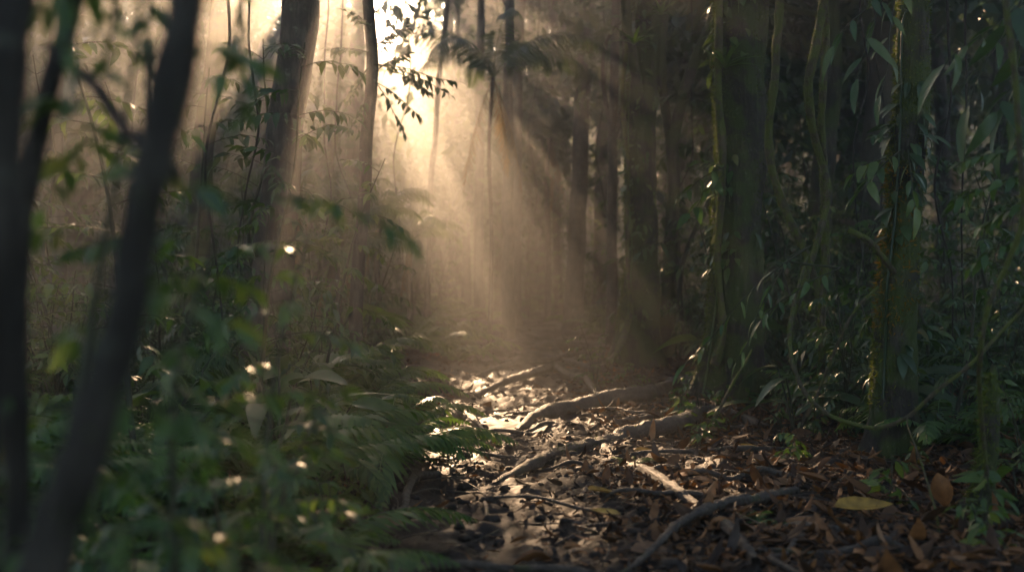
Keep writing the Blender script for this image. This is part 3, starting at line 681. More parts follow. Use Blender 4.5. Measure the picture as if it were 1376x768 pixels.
def tree(name, label, P, rad, mat, crown=None, m=70, sides=16, lump=.08, ridge=.06, seed=1, flare=None, moss=None, cat='tree', group=None, limbs=5, forks=()):
    base = np.array([P[0][0], P[0][1], g1(P[0][0], P[0][1])])
    root = thing(name, label, cat, base, group)
    V, Q, grid = tube(P, rad, m, sides, lump, ridge, seed, wob=.03, flare=flare)
    b = MB().add(V, Q)
    if crown:
        cen, cr, ncl, nl, ll = crown
        (LV, LQ), cc = crown_leaves(cen, cr, ncl, nl, ll, seed)
        MB().add(LV, LQ).obj('crown', M['canopy'], root, base)
        top = grid.mean(1)
        for k in range(min(limbs, len(cc))):
            s = top[int(m*(.72+.25*k/max(limbs, 1)))-1]
            mid = (s+cc[k])/2+np.array([0, 0, -.3])
            pts = np.array([s, mid, cc[k]])
            pts_ = np.concatenate([pts, (pts[:-1]+pts[1:])/2])
            if np.any(light_through(pts_) > .35): continue
            V, Q, _ = tube(pts, [rad[-1]*.6, rad[-1]*.4, .015], 10, 6, .1, seed=seed+k); b.add(V, Q)
    tr = b.obj('trunk', mat, root, base)
    for fp, fr in forks:
        V, Q, g2 = tube(fp, fr, 40, 10, lump, ridge, seed+5, wob=.03)
        MB().add(V, Q).obj('branch', mat, root, base)
    if moss:
        mb = MB()
        for (n, ln, wd, tw, pw, lo, hi, pa) in moss:
            V2, Q2 = tufts(grid, n, ln, wd, tw, pw, lo, hi, pa); mb.add(V2, Q2)
        MB.obj(mb, 'moss', M['moss'], tr, base)['kind'] = 'stuff'
    TREES[label] = grid
    return root, grid
LEFT = (-1, .25, .1)
# foreground left
P = pxpath([(272, -150), (264, 0), (258, 110), (246, 200), (222, 300), (200, 420), (160, 540), (120, 660), (80, 768)], 1.25)
tree('leaning_tree', 'blurred dark trunk leaning to the right, nearest tree in the foreground', P, [.034, .032, .030, .028, .025, .023], M['bark_dark'], None, lump=.22, seed=4, m=110, moss=[(700, .010, .004, (1, .5, 0), 1.2, 0, 1, 9)])
P = pxpath([(25, -150), (24, 0), (20, 200), (5, 400), (-15, 600)], 1.4)
tree('leaning_tree', 'leftmost blurred dark trunk cut off by the frame edge', P, [.039, .035, .033, .033], M['bark_dark'], None, lump=.2, seed=6, m=110)
P = pxpath([(118, -150), (98, 20), (82, 120), (62, 230), (44, 330), (30, 460)], 1.9)
tree('thin_tree', 'thin blurred stem beside the leftmost dark trunk', P, [.024, .021, .020, .018], M['bark_dark'], None, lump=.15, seed=8)
V, Q, _ = tube([at(60, 60, 1.85), at(120, 110, 1.75), at(160, 165, 1.7), at(205, 205, 1.6), at(240, 235, 1.53)], [.008, .011, .012, .011, .008], 24, 8, .2, seed=3, wob=.02)
tag(MB().add(V, Q).obj('dead_branch', M['bark_dark']), 'blurred bare branch slung between the two dark foreground trunks', 'branch')
# left middle ground
P = pxpath([(407, -60), (404, 0), (392, 120), (380, 220), (370, 340), (362, 430)], 10.5, top=11)
tree('forest_tree', 'thick hazy trunk leaning left behind the blurred foreground leaves', P, [.22, .185, .18, .175, .17], M['bark'], (P[-1]+[0, 0, 1], (3.6, 3.2, 2.4), 40, 70, .30), seed=10, flare=(.9, 5, .6), ridge=.18)
P = pxpath([(498, -60), (497, 0), (497, 140), (488, 250), (483, 330), (480, 400)], 11.5, top=9)
tree('slim_tree', 'slim straight dark trunk in front of the brightest gap in the canopy', P, [.085, .075, .068, .065, .06], M['bark'], (P[-1]+[0, 0, .8], (2.4, 2.2, 1.8), 22, 70, .22), seed=12)
# leafy branch of the slim tree, hanging right into the beam
root = thing('leafy_branch', 'dark leafy branch hanging beside the slim trunk against the glow', 'branch', at(500, 85, 11.4))
lb, sb = MB(), MB(); o0 = at(500, 85, 11.4)
for (p0, p1, nl) in [((500, 85), (600, 100), 22), ((505, 60), (545, 20), 14), ((505, 110), (560, 145), 16), ((505, 95), (545, 65), 12), ((512, 70), (530, 40), 10), ((495, 90), (465, 120), 14), ((495, 70), (450, 60), 16), ((530, 95), (575, 110), 14), ((500, 40), (470, 10), 14), ((495, 130), (470, 160), 10)]:
    a0, a1 = at(*p0, 11.4), at(*p1, 11.2); 
    for rep in range(2): spray(lb, sb, a0, (a1-a0)+rng.normal(size=3)*.08, np.linalg.norm(a1-a0)*1.05, nl, .105, .45, rep, .35, 4, .007)
sb.obj('twig', M['stem'], root, o0); lb.obj('foliage', M['leaf_dark'], root, o0)
P = pxpath([(603, -60), (600, 0), (592, 100), (583, 200), (578, 290)], 24, top=14)
tree('slim_tree', 'very thin trunk standing inside the sunbeam left of the central trunk', P, [.075, .065, .06, .055], M['bark'], None, seed=14)
P = pxpath([(648, -60), (641, 0), (630, 90), (618, 200), (606, 300), (600, 380)], 43, top=17.5)
tree('forest_tree', 'large central trunk crossed by the orange sunbeam', P, [.95, .82, .78, .74, .68], M['bark'], None, seed=16, flare=(.7, 5, .6), ridge=.1)
# right middle ground
for px, pxb, Y, r, lab in [(697, 692, 27, .15, 'shadowy trunk just right of the sunbeam'), (744, 750, 34, .13, 'thin hazy trunk at the end of the path'), (757, 770, 38, .13, 'faint thin trunk right behind the thin hazy trunk'),
                           (786, 772, 26, .22, 'dark straight trunk standing over the bend of the path'), (826, 822, 21, .10, 'slender dark trunk with upswept forks right of the path bend'), (715, 716, 40, .22, 'faint broad trunk far down the path')]:
    P = pxpath([(px+6, -60), (px, 60), ((px+pxb)/2, 240), (pxb, 390)], Y, top=12)
    fk = ()
    if 'forks' in lab:
        s = at(824, 190, Y); fk = [([s, at(812, 110, Y), at(818, 50, Y-.4), at(845, 20, Y-1)], [.06, .05, .04, .03]), ([s, at(842, 120, Y), at(838, 20, Y), at(850, -60, Y)], [.07, .06, .05, .04])]
    cen = P[-1]+np.array([0, 0, .5])
    tree('forest_tree', lab, P, [r*1.15, r, r*.9, r*.8], M['bark'], (cen, (3.2, 3.2, 2.2), 30, 60, .32), seed=int(px), flare=(.4, 4, .4), forks=fk)
P = pxpath([(868, -60), (868, 0), (864, 120), (862, 260), (860, 400), (857, 440)], 16.8, top=11.5)
s1 = at(862, 150, 16.6)
r11, g11 = tree('mossy_tree', 'epiphyte covered dark trunk with mossy edge behind the sunny litter', P, [.31, .27, .25, .24, .23, .22], M['bark_moss'], (P[-1]+[0, 0, 1], (3.8, 3.5, 2.4), 40, 70, .32), seed=20, flare=(.9, 5, .45), ridge=.2, lump=.16, sides=22, m=110,
     moss=[(3800, .05, .014, LEFT, 3, .05, .6, 2.0), (3500, .035, .012, None, 1, .03, .6, 1.2)], forks=[([s1, at(852, 80, 16.4), at(842, 20, 16.2), at(836, -60, 16)], [.09, .085, .08, .07]), ([at(880, 120, 16.8), at(888, 60, 16.8), at(884, -60, 16.8)], [.1, .1, .09])])
P = pxpath([(985, -60), (990, 0), (993, 150), (990, 300), (985, 430), (982, 470)], 12, top=11)
r13, g13 = tree('mossy_tree', 'thickest mossy trunk, with a bromeliad perched on its edge', P, [.36, .31, .30, .29, .285, .28], M['bark_moss'], (P[-1]+[0, 0, 1], (4, 3.8, 2.6), 44, 70, .32), seed=22, flare=(.9, 5, .5), ridge=.18, lump=.16, m=120, sides=28,
     moss=[(5200, .045, .012, LEFT, 3, .03, .55, 2.0), (5200, .03, .010, None, 1, .02, .55, 1.2)])
P = pxpath([(1236, -60), (1232, 0), (1226, 150), (1214, 300), (1205, 420), (1202, 510)], 7.6, top=8.5)
r16, g16 = tree('mossy_tree', 'mossy trunk on the right with an orange moss patch', P, [.15, .135, .125, .12, .115, .11], M['bark_moss'], (P[-1]+[0, 0, 1], (3.2, 3, 2.2), 34, 70, .28), seed=24, flare=(.9, 5, .35), ridge=.16, lump=.18, m=120, sides=22,
     moss=[(4200, .035, .009, LEFT, 2.5, .05, .62, 2.4), (4200, .024, .008, None, 1, .02, .6, 1.6)])
V2, Q2 = tufts(g16, 420, .05, .012, (-1, -.7, 0), 3, .12, .27, None)
MB().add(V2, Q2).obj('orange_moss', M['moss_orange'], r16, np.array(r16.location))['kind'] = 'stuff'
P = pxpath([(905, 240), (902, 330), (898, 420)], 17.5)
s = at(905, 240, 17.5)
tree('forked_tree', 'forked tree dividing into two curved limbs between the two big mossy trunks', np.vstack([P, [at(903, 190, 17.5)]]), [.15, .13, .12, .11], M['bark_moss'], None, seed=26, flare=(.4, 4, .3),
     forks=[([at(903, 200, 17.5), at(915, 140, 17.3), at(935, 80, 17), at(958, 20, 16.8), at(975, -80, 16.6)], [.11, .10, .09, .085, .08]), ([at(903, 200, 17.5), at(893, 140, 17.5), at(890, 60, 17.5), at(897, -80, 17.5)], [.09, .08, .075, .07])])
P = pxpath([(1322, 640), (1328, 590), (1330, 540), (1335, 490)], 5.6)
tree('mossy_stump', 'narrow mossy broken stump under the hanging right hand liana', P, [.06, .055, .045, .015], M['bark_moss'], None, seed=28, lump=.25, m=30, moss=[(900, .04, .008, LEFT, 1.2, 0, .95, None)], cat='stump')

# lianas
def liana(pts, rad, lab, seed, moss=0, wob=.03, mat='liana', m=80, sides=9):
    P = np.array([at(px, py, Y) for px, py, Y in pts])
    V, Q, grid = tube(P, rad, m, sides, .22, .1, seed, wob=wob, freq=1.2)
    o = tag(MB().add(V, Q).obj('liana', M[mat], None, P[0]), lab, 'liana')
    if moss:
        V2, Q2 = tufts(grid, moss, .022, .006, LEFT, 1.6, 0, 1, 3.5)
        if len(V2): MB().add(V2, Q2).obj('moss', M['moss'], o, P[0])['kind'] = 'stuff'
    return o
liana([(1052, -80, 10), (1050, 0, 10), (1042, 80, 10), (1034, 160, 10), (1036, 210, 10), (1046, 255, 10), (1062, 300, 9.9), (1082, 345, 9.8), (1100, 400, 9.8), (1105, 500, 9.8), (1104, 540, 9.8)], [.042, .045, .04, .036, .03], 'mossy liana bowing left of the twisted pair', 3, 1500)
liana([(1114, -80, 9), (1108, 0, 9), (1098, 60, 8.9), (1088, 110, 8.9), (1092, 165, 9), (1104, 215, 9.1), (1112, 260, 9), (1100, 320, 8.8), (1086, 370, 8.7), (1068, 420, 8.6), (1062, 460, 8.6)], [.04, .042, .036, .03, .02], 'twisted liana crossing in front of its straighter twin', 5, 1500)
liana([(1096, -80, 9.3), (1112, 30, 9.2), (1106, 100, 9.1), (1103, 160, 9.1), (1110, 240, 9.2), (1112, 340, 9.2), (1106, 430, 9.2), (1104, 545, 9.2)], [.032, .036, .036, .04, .03], 'straighter liana of the twisted pair, thick with moss', 7, 2200)
liana([(966, -80, 11.6), (968, 0, 11.6), (966, 120, 11.6), (970, 240, 11.62), (966, 340, 11.6), (972, 440, 11.55), (960, 490, 11.5)], [.05, .045, .045, .04, .05], 'mossy liana climbing the edge of the thickest trunk', 9, 2600)
liana([(1085, 345, 8.2), (1062, 430, 7.2), (1062, 480, 6.9), (1078, 525, 6.8), (1110, 556, 6.7), (1150, 571, 6.6), (1180, 574, 6.5), (1215, 560, 6.4), (1255, 525, 6.3), (1300, 490, 6.2), (1345, 445, 6.2), (1400, 390, 6.2)], [.014, .016, .016, .014, .012], 'thin bare liana looping low across the litter', 11, 150, .015)
liana([(1352, -80, 4.6), (1352, 0, 4.6), (1360, 90, 4.6), (1366, 200, 4.6), (1371, 290, 4.6), (1352, 350, 4.65), (1325, 410, 4.7), (1314, 480, 4.8), (1318, 560, 5.2), (1325, 640, 5.5)], [.014, .014, .013, .012, .012], 'hanging right hand liana that kinks and drops to the mossy stump', 13, 350)
liana([(1140, 308, 7.3), (1165, 320, 7.3), (1192, 352, 7.4), (1206, 370, 7.5)], [.022, .026, .024, .018], 'short bent dead branch resting on the mossy right trunk', 15, 150, .02)
liana([(1180, 385, 7.4), (1140, 430, 7.4), (1085, 560, 7.6)], [.012, .012, .009], 'thin straight stick leaning beside the bowing liana', 17, 0, .01)
liana([(1010, 470, 8.2), (985, 510, 8.0), (960, 560, 7.9)], [.010, .012, .012], 'thin dead stem leaning over the sunny litter', 19, 0, .02)
liana([(1262, 720, 5.0), (1240, 640, 5.6), (1225, 590, 6.0), (1218, 560, 6.4)], [.006, .006, .005], 'threadlike aerial root dropping from the looping liana', 21, 0, .02)
liana([(855, -60, 16.3), (843, 40, 16.3), (838, 130, 16.3), (846, 230, 16.5), (842, 330, 16.5), (850, 430, 16.5)], [.035, .035, .03, .03], 'mossy liana clinging to the epiphyte covered trunk', 23, 1500)
liana([(848, 420, 16.2), (838, 455, 15.4), (828, 475, 14.2), (815, 492, 13.9)], [.05, .05, .045, .03], 'slanting prop root at the foot of the epiphyte covered trunk', 25, 200)
for k, (px, Y, y1) in enumerate([(438, 13, 280), (455, 15, 300), (540, 17, 260), (1160, 12, 300), (1180, 14, 330), (1275, 9, 360), (1300, 10, 330), (930, 18, 300), (810, 22, 300), (720, 26, 250), (340, 9, 260), (300, 8, 330)]):
    o = liana([(px, -80, Y), (px+rng.normal()*5, 100, Y), (px+rng.normal()*8, y1*.7, Y), (px+rng.normal()*10, y1, Y), (px+rng.normal()*12, y1+100, Y)], [.012, .012, .010, .007], 'threadlike dark vine hanging straight from the canopy', 40+k, 0, .06, 'bark_dark', 40, 6)
    o['group'] = 'threadlike vines hanging from the canopy'; o.name = 'hanging_vine'; o['category'] = 'vine'

# climbing plants and a bromeliad on the mossy trunks
def climber(grid, n, ll, lo, hi, lab, toward, mat='leaf', pw=2.0):
    m, s, _ = grid.shape; C = grid.mean(1); k = n*6
    u = (lo+(hi-lo)*rng.random(k))*(m-1.01); i = u.astype(int); j = rng.integers(s, size=k)
    P = grid[i, j]; Nn = nrm(P-C[i]); d = Nn@nrm(np.array(toward, float))
    kp = (rng.random(k) < np.clip(.4+.7*d, 0, 1)**pw) & (fbm(P[:, 2]*2.2, P[:, 0]*2, o=2, seed=33) > -.1)
    P, Nn = P[kp][:n], Nn[kp][:n]; k = len(P)
    D = nrm(Nn*.9+rand_dir(k)*.6+np.array([0, 0, -.55])); L = ll*(.6+.8*rng.random(k))
    b = MB(); b.add(*leaves(P+Nn*.01, D, nrm(Nn*.5+np.array([0, 0, .8])+rand_dir(k)*.3), L, L*.42, .35, rows=5, fold=.2))
    for q in range(0, k, 2):
        V, Q, _ = tube([P[q]-Nn[q]*.01, P[q]+Nn[q]*.03+np.array([0, 0, -.06]), P[q]+np.array([0, 0, -.18])], [.004, .004, .003], 5, 4, 0); b.add(V, Q)
    jj = int(np.argmax((grid-C[:, None])[int(m*.3)]@nrm(np.array(toward, float))))
    ii = np.arange(max(1, int((lo-.04)*m)), int(hi*m), 4); sp = grid[ii, jj]+.012*nrm(grid[ii, jj]-C[ii])
    V, Q, _ = tube(sp, [.012, .010, .006], 40, 6, .1, seed=3, wob=.02); b.add(V, Q)
    tag(b.obj('climbing_plant', M[mat], None, P[0]), lab, 'climber')
climber(g13, 120, .16, .05, .45, 'glossy climber with hanging leaves on the thickest mossy trunk', (-1, -.6, 0))
climber(g11, 130, .17, .06, .6, 'leafy climber on the epiphyte covered dark trunk', (-.7, -.8, 0))
climber(g16, 60, .15, .1, .5, 'sparse climber on the mossy trunk with the orange patch', (-.6, -.8, 0), 'leaf_dark')
def rosette(p, n, L, W, mat, lab, up=.9, name='bromeliad'):
    root = thing(name, lab, name, p)
    for k in range(n):
        th = k*2.4; e = up*rng.uniform(.6, 1.3)
        d = [math.cos(th)*math.cos(e), math.sin(th)*math.cos(e), math.sin(e)]
        MB().add(*leaves([p], [d], [[-d[0]*.8, -d[1]*.8, 1]], [L*rng.uniform(.7, 1.1)], [L*W], .55, rows=9, fold=.4, tip=.6)).obj('leaf', mat, root, p)
rosette(at(975, 92, 11.55), 12, .42, .12, M['leaf_bright'], 'bright bromeliad perched on the edge of the thickest mossy trunk')
rosette(at(852, 60, 15.3), 10, .5, .11, M['leaf'], 'bromeliad with spilling leaves high on the epiphyte covered trunk')
rosette(at(889, 20, 15.8), 9, .4, .12, M['leaf_bright'], 'small lime bromeliad in the fork above the epiphyte covered trunk')
# leafy twigs in the right hand shade: large near leaves against the grey gaps
def near_spray(lab, segs, ll, lw, mat='leaf_dark', n=9, droop=.5):
    o0 = at(*segs[0][0]); root = thing('leafy_branch', lab, 'branch', o0); lb, sb = MB(), MB()
    for a, b_ in segs:
        a0, a1 = at(*a), at(*b_); spray(lb, sb, a0, a1-a0, np.linalg.norm(a1-a0), n, ll, lw, 1, droop, 7, .007)
    st = [at(*a) for a, b_ in segs]; st = [p for k, p in enumerate(st) if k == 0 or np.linalg.norm(p-st[k-1]) > .004]
    if len(st) > 1:
        V, Q, _ = tube(st, [.009]*3, 16, 6, .1, seed=1); sb.add(V, Q)
    sb.obj('twig', M['stem'], root, o0); lb.obj('foliage', M[mat], root, o0)
near_spray('drooping branch of long dark leaves at the upper right frame edge', [((1420, -60, 5.6), (1300, 80, 5.4)), ((1420, -20, 5.6), (1270, 50, 5.5)), ((1400, -60, 5.8), (1345, 140, 5.6)), ((1430, 60, 5.5), (1340, 120, 5.4))], .27, .27, n=8)
near_spray('branch of pointed dark leaves left of the mossy right trunk', [((1215, -70, 7.2), (1150, 60, 7.0)), ((1225, -40, 7.2), (1120, 20, 7.0)), ((1215, -60, 7.2), (1185, 90, 7.0))], .24, .26, n=7)
near_spray('leafy twig reaching out of the mossy right trunk with one pale leaf', [((1215, 200, 7.5), (1150, 240, 7.3)), ((1220, 195, 7.5), (1230, 260, 7.2)), ((1205, 210, 7.5), (1145, 215, 7.4))], .18, .34, 'leaf', 7)
near_spray('low leafy twig hanging beside the hanging right hand liana', [((1420, 200, 4.9), (1290, 190, 5.0)), ((1420, 230, 4.9), (1280, 240, 5.0)), ((1430, 300, 4.9), (1300, 330, 5.0)), ((1420, 260, 4.9), (1310, 285, 5.1))], .095, .40, 'leaf', 17)
near_spray('pale leafed twig in front of the thickest mossy trunk', [((972, 225, 11.3), (915, 245, 11.1)), ((972, 235, 11.3), (925, 270, 11.1)), ((972, 228, 11.3), (940, 205, 11.1))], .2, .4, 'leaf_bright', 6)
near_spray('long thin stem of drooping leaves over the sunny litter', [((1090, 330, 7.6), (930, 430, 7.3)), ((1060, 350, 7.6), (990, 450, 7.3)), ((1130, 360, 7.4), (1020, 400, 7.2))], .17, .26, 'leaf', 10)
near_spray('hanging branch of small leaves above the blurred foreground trunks', [((180, -120, 1.9), (140, 60, 1.8)), ((330, -120, 2.2), (320, 100, 2.1)), ((60, -120, 1.6), (110, 90, 1.6)), ((210, -120, 2.0), (190, 130, 1.9)), ((360, -120, 2.6), (300, 40, 2.4))], .055, .42, 'leaf', 14)

# palms in the glow
def palm(x, y, H, lab, nf, L, r, dead=0, az0=0.0):
    base = np.array([x, y, g1(x, y)])
    root = thing('palm_tree', lab, 'palm', base)
    P = np.array([base-[0, 0, .1], base+[.05, 0, H*.4], base+[.0, .05, H*.75], base+[.08, 0, H]])
    V, Q, _ = tube(P, [r*1.2, r, r*.9, r], 40, 10, .06, seed=2); MB().add(V, Q).obj('trunk', M['bark'], root, base)
    for k in range(nf+dead):
        if k < nf: f = frond(L*rng.uniform(.85, 1.1), rng.uniform(.75, 1.4), rng.uniform(.7, 1.25), npin=54, plen=.20, pw=.009, hang=.45, rach=.012, rows=4)
        else: f = frond(L*rng.uniform(.7, .9), -1.15, 1.5, npin=40, plen=.16, pw=.009, hang=1.2, rach=.012, rows=4)
        th = az0+2.4*k+rng.normal()*.1; c, s = math.cos(th), math.sin(th)
        V = np.concatenate(f.V)@np.array([[c, s, 0], [-s, c, 0], [0, 0, 1.]])+P[-1]
        MB().add(V, np.concatenate(f.Q)).obj('frond', M['palm'] if k < nf else M['dry'], root, base)
palm(*at(657, 0, 19)[:2], 5.3, 'palm with long arching fronds and a dead frond hanging beside the beam', 8, 2.7, .04, 3, .1)
palm(*at(505, 0, 16)[:2], 2.2, 'short palm with pale feathery fronds behind the slim trunk', 9, 1.25, .05, 1, .5)
palm(*at(452, 0, 14)[:2], 1.9, 'young palm with one long curved frond left of the slim trunk', 8, 1.25, .045, 1, .9)
palm(*at(735, 0, 30)[:2], 5.5, 'hazy palm crown spreading over the end of the path', 10, 2.8, .09, 2, .3)

palm(*at(440, 0, 13.5)[:2], 1.5, 'low tree fern with feathery fronds at the foot of the slim trunk', 9, 1.35, .06, 1, .2)
palm(*at(548, 0, 18.5)[:2], 1.9, 'feathery tree fern at the left edge of the sunbeam', 9, 1.5, .06, 1, 1.2)
palm(*at(395, 0, 15.5)[:2], 2.4, 'feathery tree fern behind the thick hazy leaning trunk', 9, 1.6, .06, 1, 2.0)
# forest behind: each tree a thing, crowns interlocking
spots = []; tries = 0
NT = 125
while len(spots) < NT and tries < 9000:
    tries += 1
    y = 14+56*rng.random()**.72; x = rng.uniform(-1, 1)*(6+y*.52)
    d = x-pathx(y)
    if abs(d) < (2.2 if y < 33 else 0) or (abs(x) < 5.5 and y < 19): continue
    u = x+.167*y
    if (.9 < u < 4.95 or -2.1 < u < -.75) and y < 56: continue
    if .0 < u < .95 and y < 32: continue
    if any((x-a)**2+(y-b_)**2 < 7 for a, b_ in spots): continue
    spots.append((x, y))
for k, (x, y) in enumerate(spots):
    z = g1(x, y); H = rng.uniform(9.5, 13.5)+3.2*sstep(y, 36, 52); r = rng.uniform(.08, .30)*(1 if rng.random() < .8 else 1.4); ln = rng.normal(size=2)*.5
    P = np.array([[x, y, z-.1], [x+ln[0]*.3, y+ln[1]*.3, z+H*.3], [x+ln[0]*.8, y+ln[1]*.6, z+H*.6], [x+ln[0]*1.2, y+ln[1], z+H*.88]])
    thick = r > .2
    zn = ('left of the path' if x < pathx(y) else 'right of the path')
    zn = ('in the misty middle distance ' if y < 32 else 'deep in the far mist ')+zn
    lab = ('stout hazy forest tree ' if thick else 'slender hazy forest tree ')+zn
    low = rng.random() < .55
    cen = np.array([x+ln[0], y+ln[1], z+H*(.60 if low else .74)])
    rad = (rng.uniform(2.4, 3.8), rng.uniform(2.4, 3.8), H*(.34 if low else .25))
    tree('forest_tree', lab, P, [r*1.2, r, r*.8, r*.45], M['bark'] if rng.random() < .8 else M['bark_pale'], (cen, rad, 42, 64, .34), 30, 9, .07, .05, 100+k, (.5, 4, .4), None, 'tree', ('stout' if thick else 'slender')+' forest trees '+zn, 5)
# trees leaning over the path: crowns added to block the sun around the beam
for k, (y, u0, uc, z, rx, rz) in enumerate([(23, 3.75, 3.9, 10.9, 2.8, 1.0), (27, .85, 1.7, 12.4, 3.0, 1.1), (28, 3.75, 3.9, 12.2, 3.4, 1.3), (31, .85, 1.7, 13.2, 3.2, 1.4), (28, .85, 2.2, 11.4, 3.4, 2.2), (33, 3.75, 3.6, 13.0, 3.2, 2.4), (30, .85, 2.4, 13.2, 3.4, 2.2),
                                             (36, .5, 1.4, 12.9, 3.0, 1.2), (31, 3.75, 4.2, 5.4, 2.6, 2.2), (36, .85, 1.8, 6.8, 3.0, 2.6), (41, 3.75, 3.4, 8.6, 3.2, 3.0), (46, .85, 2.2, 9.5, 3.4, 3.4), (50, 3.75, 3.2, 11, 3.6, 3.6), (38, 3.75, 4.6, 14.2, 3.2, 2.0), (43, .85, 2.0, 14.8, 3.4, 2.0), (35, 3.75, 3.4, 15.0, 3.4, 2.0), (39, .5, 1.1, 12.6, 2.8, 1.6),
                                             (44, 3.75, 2.6, 16, 3.6, 1.8), (48, .5, 2.0, 15.5, 3.6, 2.2), (52, 3.75, 2.6, 16, 4.0, 2.2), (56, .5, 2.2, 15, 4.0, 2.6), (60, 3.75, 2.6, 14, 4.0, 3.0), (54, 3.75, 3.4, 9, 3.6, 3.4), (58, .5, 1.2, 10, 3.6, 3.4), (62, 2.0, 2.4, 8, 4.0, 3.5),
                                             (46, -2.6, -1.4, 14, 3.4, 3.0), (52, -.4, -1.4, 15, 3.6, 3.0), (58, -2.6, -1.2, 13, 3.8, 3.5), (50, -2.6, -1.6, 9, 3.4, 3.4), (47, 6.0, 5.6, 13, 3.6, 3.4), (55, 6.0, 6.2, 12, 3.8, 4.0), (60, 8.0, 8.0, 13, 4.0, 3.5),
                                             (45, 9.5, 9.3, 14, 3.6, 3.0), (52, 10.5, 10.5, 16, 4.0, 3.0), (58, 12, 12, 15, 4.0, 3.5), (38, 7.5, 7.8, 12.5, 3.2, 2.4), (45, -4.2, -4.2, 14, 3.6, 3.0), (52, -6, -6, 16, 3.8, 3.0), (40, -3.5, -3.4, 13, 3.2, 2.4)]):
    if u0 in (.85, .5): u0 = [-.5, -2.4, -1.2, -3.0, -.8, -2.0][k % 6]
    x = u0-.167*y; xc = uc-.167*y; g = g1(x, y)
    P = np.array([[x, y, g-.1], [x, y+.1, g+z*.35], [x+(xc-x)*.25, y, g+z*.7], [x+(xc-x)*.8, y, g+z*1.0]])
    zn = ('hanging over the near path' if y < 26 else 'hanging over the misty end of the path')
    tree('forest_tree', 'leaning forest tree '+zn, P, [.16, .13, .11, .06], M['bark'], (np.array([xc, y, z+.2]), (rx, 2.6, rz), 46, 64,   .27 if y < 25 else .34), 30, 9, .07, .05, 500+k, (.4, 4, .4), None, 'tree', 'trees '+zn, 5)
# continuous far wood behind them
b = MB()
n = 60000
yy = rng.uniform(66, 80, n); xx = rng.uniform(-48, 48, n)
P = np.stack([xx, yy, gz(xx, yy, False)+(17.3-gz(xx, yy, False))*rng.random(n)**1.1], 1)
P[:, 2] += .8*fbm(P[:, 0]*.2, P[:, 1]*.2, seed=7); P = P[sun_keep(P)]
n = len(P); L = rng.uniform(.5, 1.0, n)
b.add(*leaves(P, nrm(rand_dir(n)+[0, 0, -.4]), rand_dir(n), L, L*.5, .2, rows=3, fold=.1, cols=2))
tag(b.obj('far_forest', M['canopy']), 'far wall of misty forest foliage closing the view behind all the trees', 'forest', kind='stuff')
# canopy overhead: unseen trees added around the viewer to block the sky
for k, (x, y, r) in enumerate([(-5.5, 6, .2), (-6.5, -2, .25), (5.5, 4.5, .2), (6.8, 12, .22), (4.5, -3.5, .2), (-3.4, -6, .2), (0.8, -9, .25), (8.2, 0, .25), (-8.8, 11, .22), (9.2, 8, .2), (-9.5, 2, .22), (-4.6, 14.5, .16), (5.2, 17, .2)]):
    z = g1(x, y); H = rng.uniform(8, 10); P = np.array([[x, y, z-.1], [x+.1, y, z+3], [x+.3, y+.1, z+H*.6], [x+.2, y, z+H]])
    tree('forest_tree', ['tall shade tree standing in the understory beside the path clearing', 'tall shade tree hidden in the right hand understory'][int(x > 0)], P, [r*1.2, r, r*.8, r*.5], M['bark_moss'],
         (P[-1]-[0, 0, .4], (4.3, 4.3, 2.0), 36, 66, .34), 30, 10, .08, .06, 300+k, (.5, 4, .4), None, 'tree', ['shade trees left of the path', 'shade trees right of the path'][int(x > 0)], 5)

# prototypes that were never placed
for L_ in (FERN_N, FERN_F, PALML, SAPL, SHRUB, BIGL, SEED):
    for p in L_:
        if p.name not in USED:
            for c in KIDS.get(p.name, []): bpy.data.objects.remove(c)
            bpy.data.objects.remove(p)

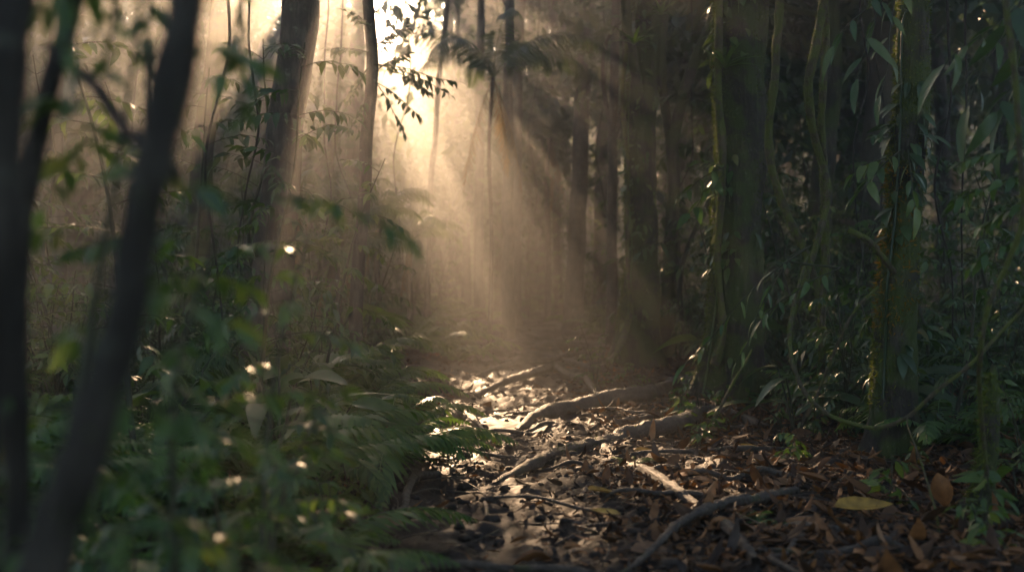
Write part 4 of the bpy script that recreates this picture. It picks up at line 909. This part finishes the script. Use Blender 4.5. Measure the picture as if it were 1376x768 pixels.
# ------------------------------------------------------------------ haze, sky, sun, camera
def haze(x0, x1, y0, y1, z0, z1, dens):
    V = [(x, y, z) for z in (z0, z1) for y in (y0, y1) for x in (x0, x1)]
    Q = [(0, 2, 3, 1), (4, 5, 7, 6), (0, 1, 5, 4), (2, 6, 7, 3), (0, 4, 6, 2), (1, 3, 7, 5)]
    m, nt, N, Lk = newmat('haze_air'); out = N.new('ShaderNodeOutputMaterial'); v = N.new('ShaderNodeVolumePrincipled')
    v.inputs['Color'].default_value = (.92, .92, .91, 1); v.inputs['Density'].default_value = dens; v.inputs['Anisotropy'].default_value = .8
    v.inputs['Density Attribute'].default_value = ''
    Lk.new(v.outputs[0], out.inputs['Volume'])
    o = MB().add(V, Q).obj('haze', m, smooth=False); tag(o, 'thin warm morning mist hanging all through the forest', 'haze', kind='stuff')
haze(-72, 72, -26, 86, -1.6, 19.5, .0095)
w = bpy.data.worlds.new('World'); sc.world = w; w.use_nodes = True
nt = w.node_tree; bg = nt.nodes['Background']; sky = nt.nodes.new('ShaderNodeTexSky'); sky.sky_type = 'NISHITA'; sky.sun_disc = False
sky.sun_elevation = SUN_EL; sky.sun_rotation = SUN_AZ; sky.air_density = 1.0; sky.dust_density = 2.0
nt.links.new(sky.outputs[0], bg.inputs[0]); bg.inputs[1].default_value = .125
sl = bpy.data.lights.new('sun', 'SUN'); sl.energy = 5.0; sl.angle = math.radians(.5); sl.color = (1.0, .65, .37)
so = bpy.data.objects.new('sun', sl); COL.objects.link(so); so.rotation_euler = Vector(S).to_track_quat('Z', 'Y').to_euler(); so.location = (0, 0, 30)
cam = bpy.data.cameras.new('camera'); co = bpy.data.objects.new('camera', cam); COL.objects.link(co); sc.camera = co
cam.sensor_width = 36; cam.lens = F*36/1376; cam.clip_end = 400; cam.clip_start = .05
co.location = (0, 0, CZ); co.rotation_euler = (math.radians(90)+math.atan((HY-384)/F), 0, 0)
cam.dof.use_dof = True; cam.dof.focus_distance = 8.0; cam.dof.aperture_fstop = 1.12
sc.view_settings.view_transform = 'Standard'; sc.view_settings.look = 'None'; sc.view_settings.gamma = 1.0; sc.view_settings.exposure = 1.85
cy = sc.cycles
cy.use_denoising = True; cy.max_bounces = 6; cy.diffuse_bounces = 3; cy.glossy_bounces = 2; cy.transmission_bounces = 4; cy.volume_bounces = 0; cy.transparent_max_bounces = 4
cy.caustics_reflective = False; cy.caustics_refractive = False; cy.sample_clamp_indirect = 4.0
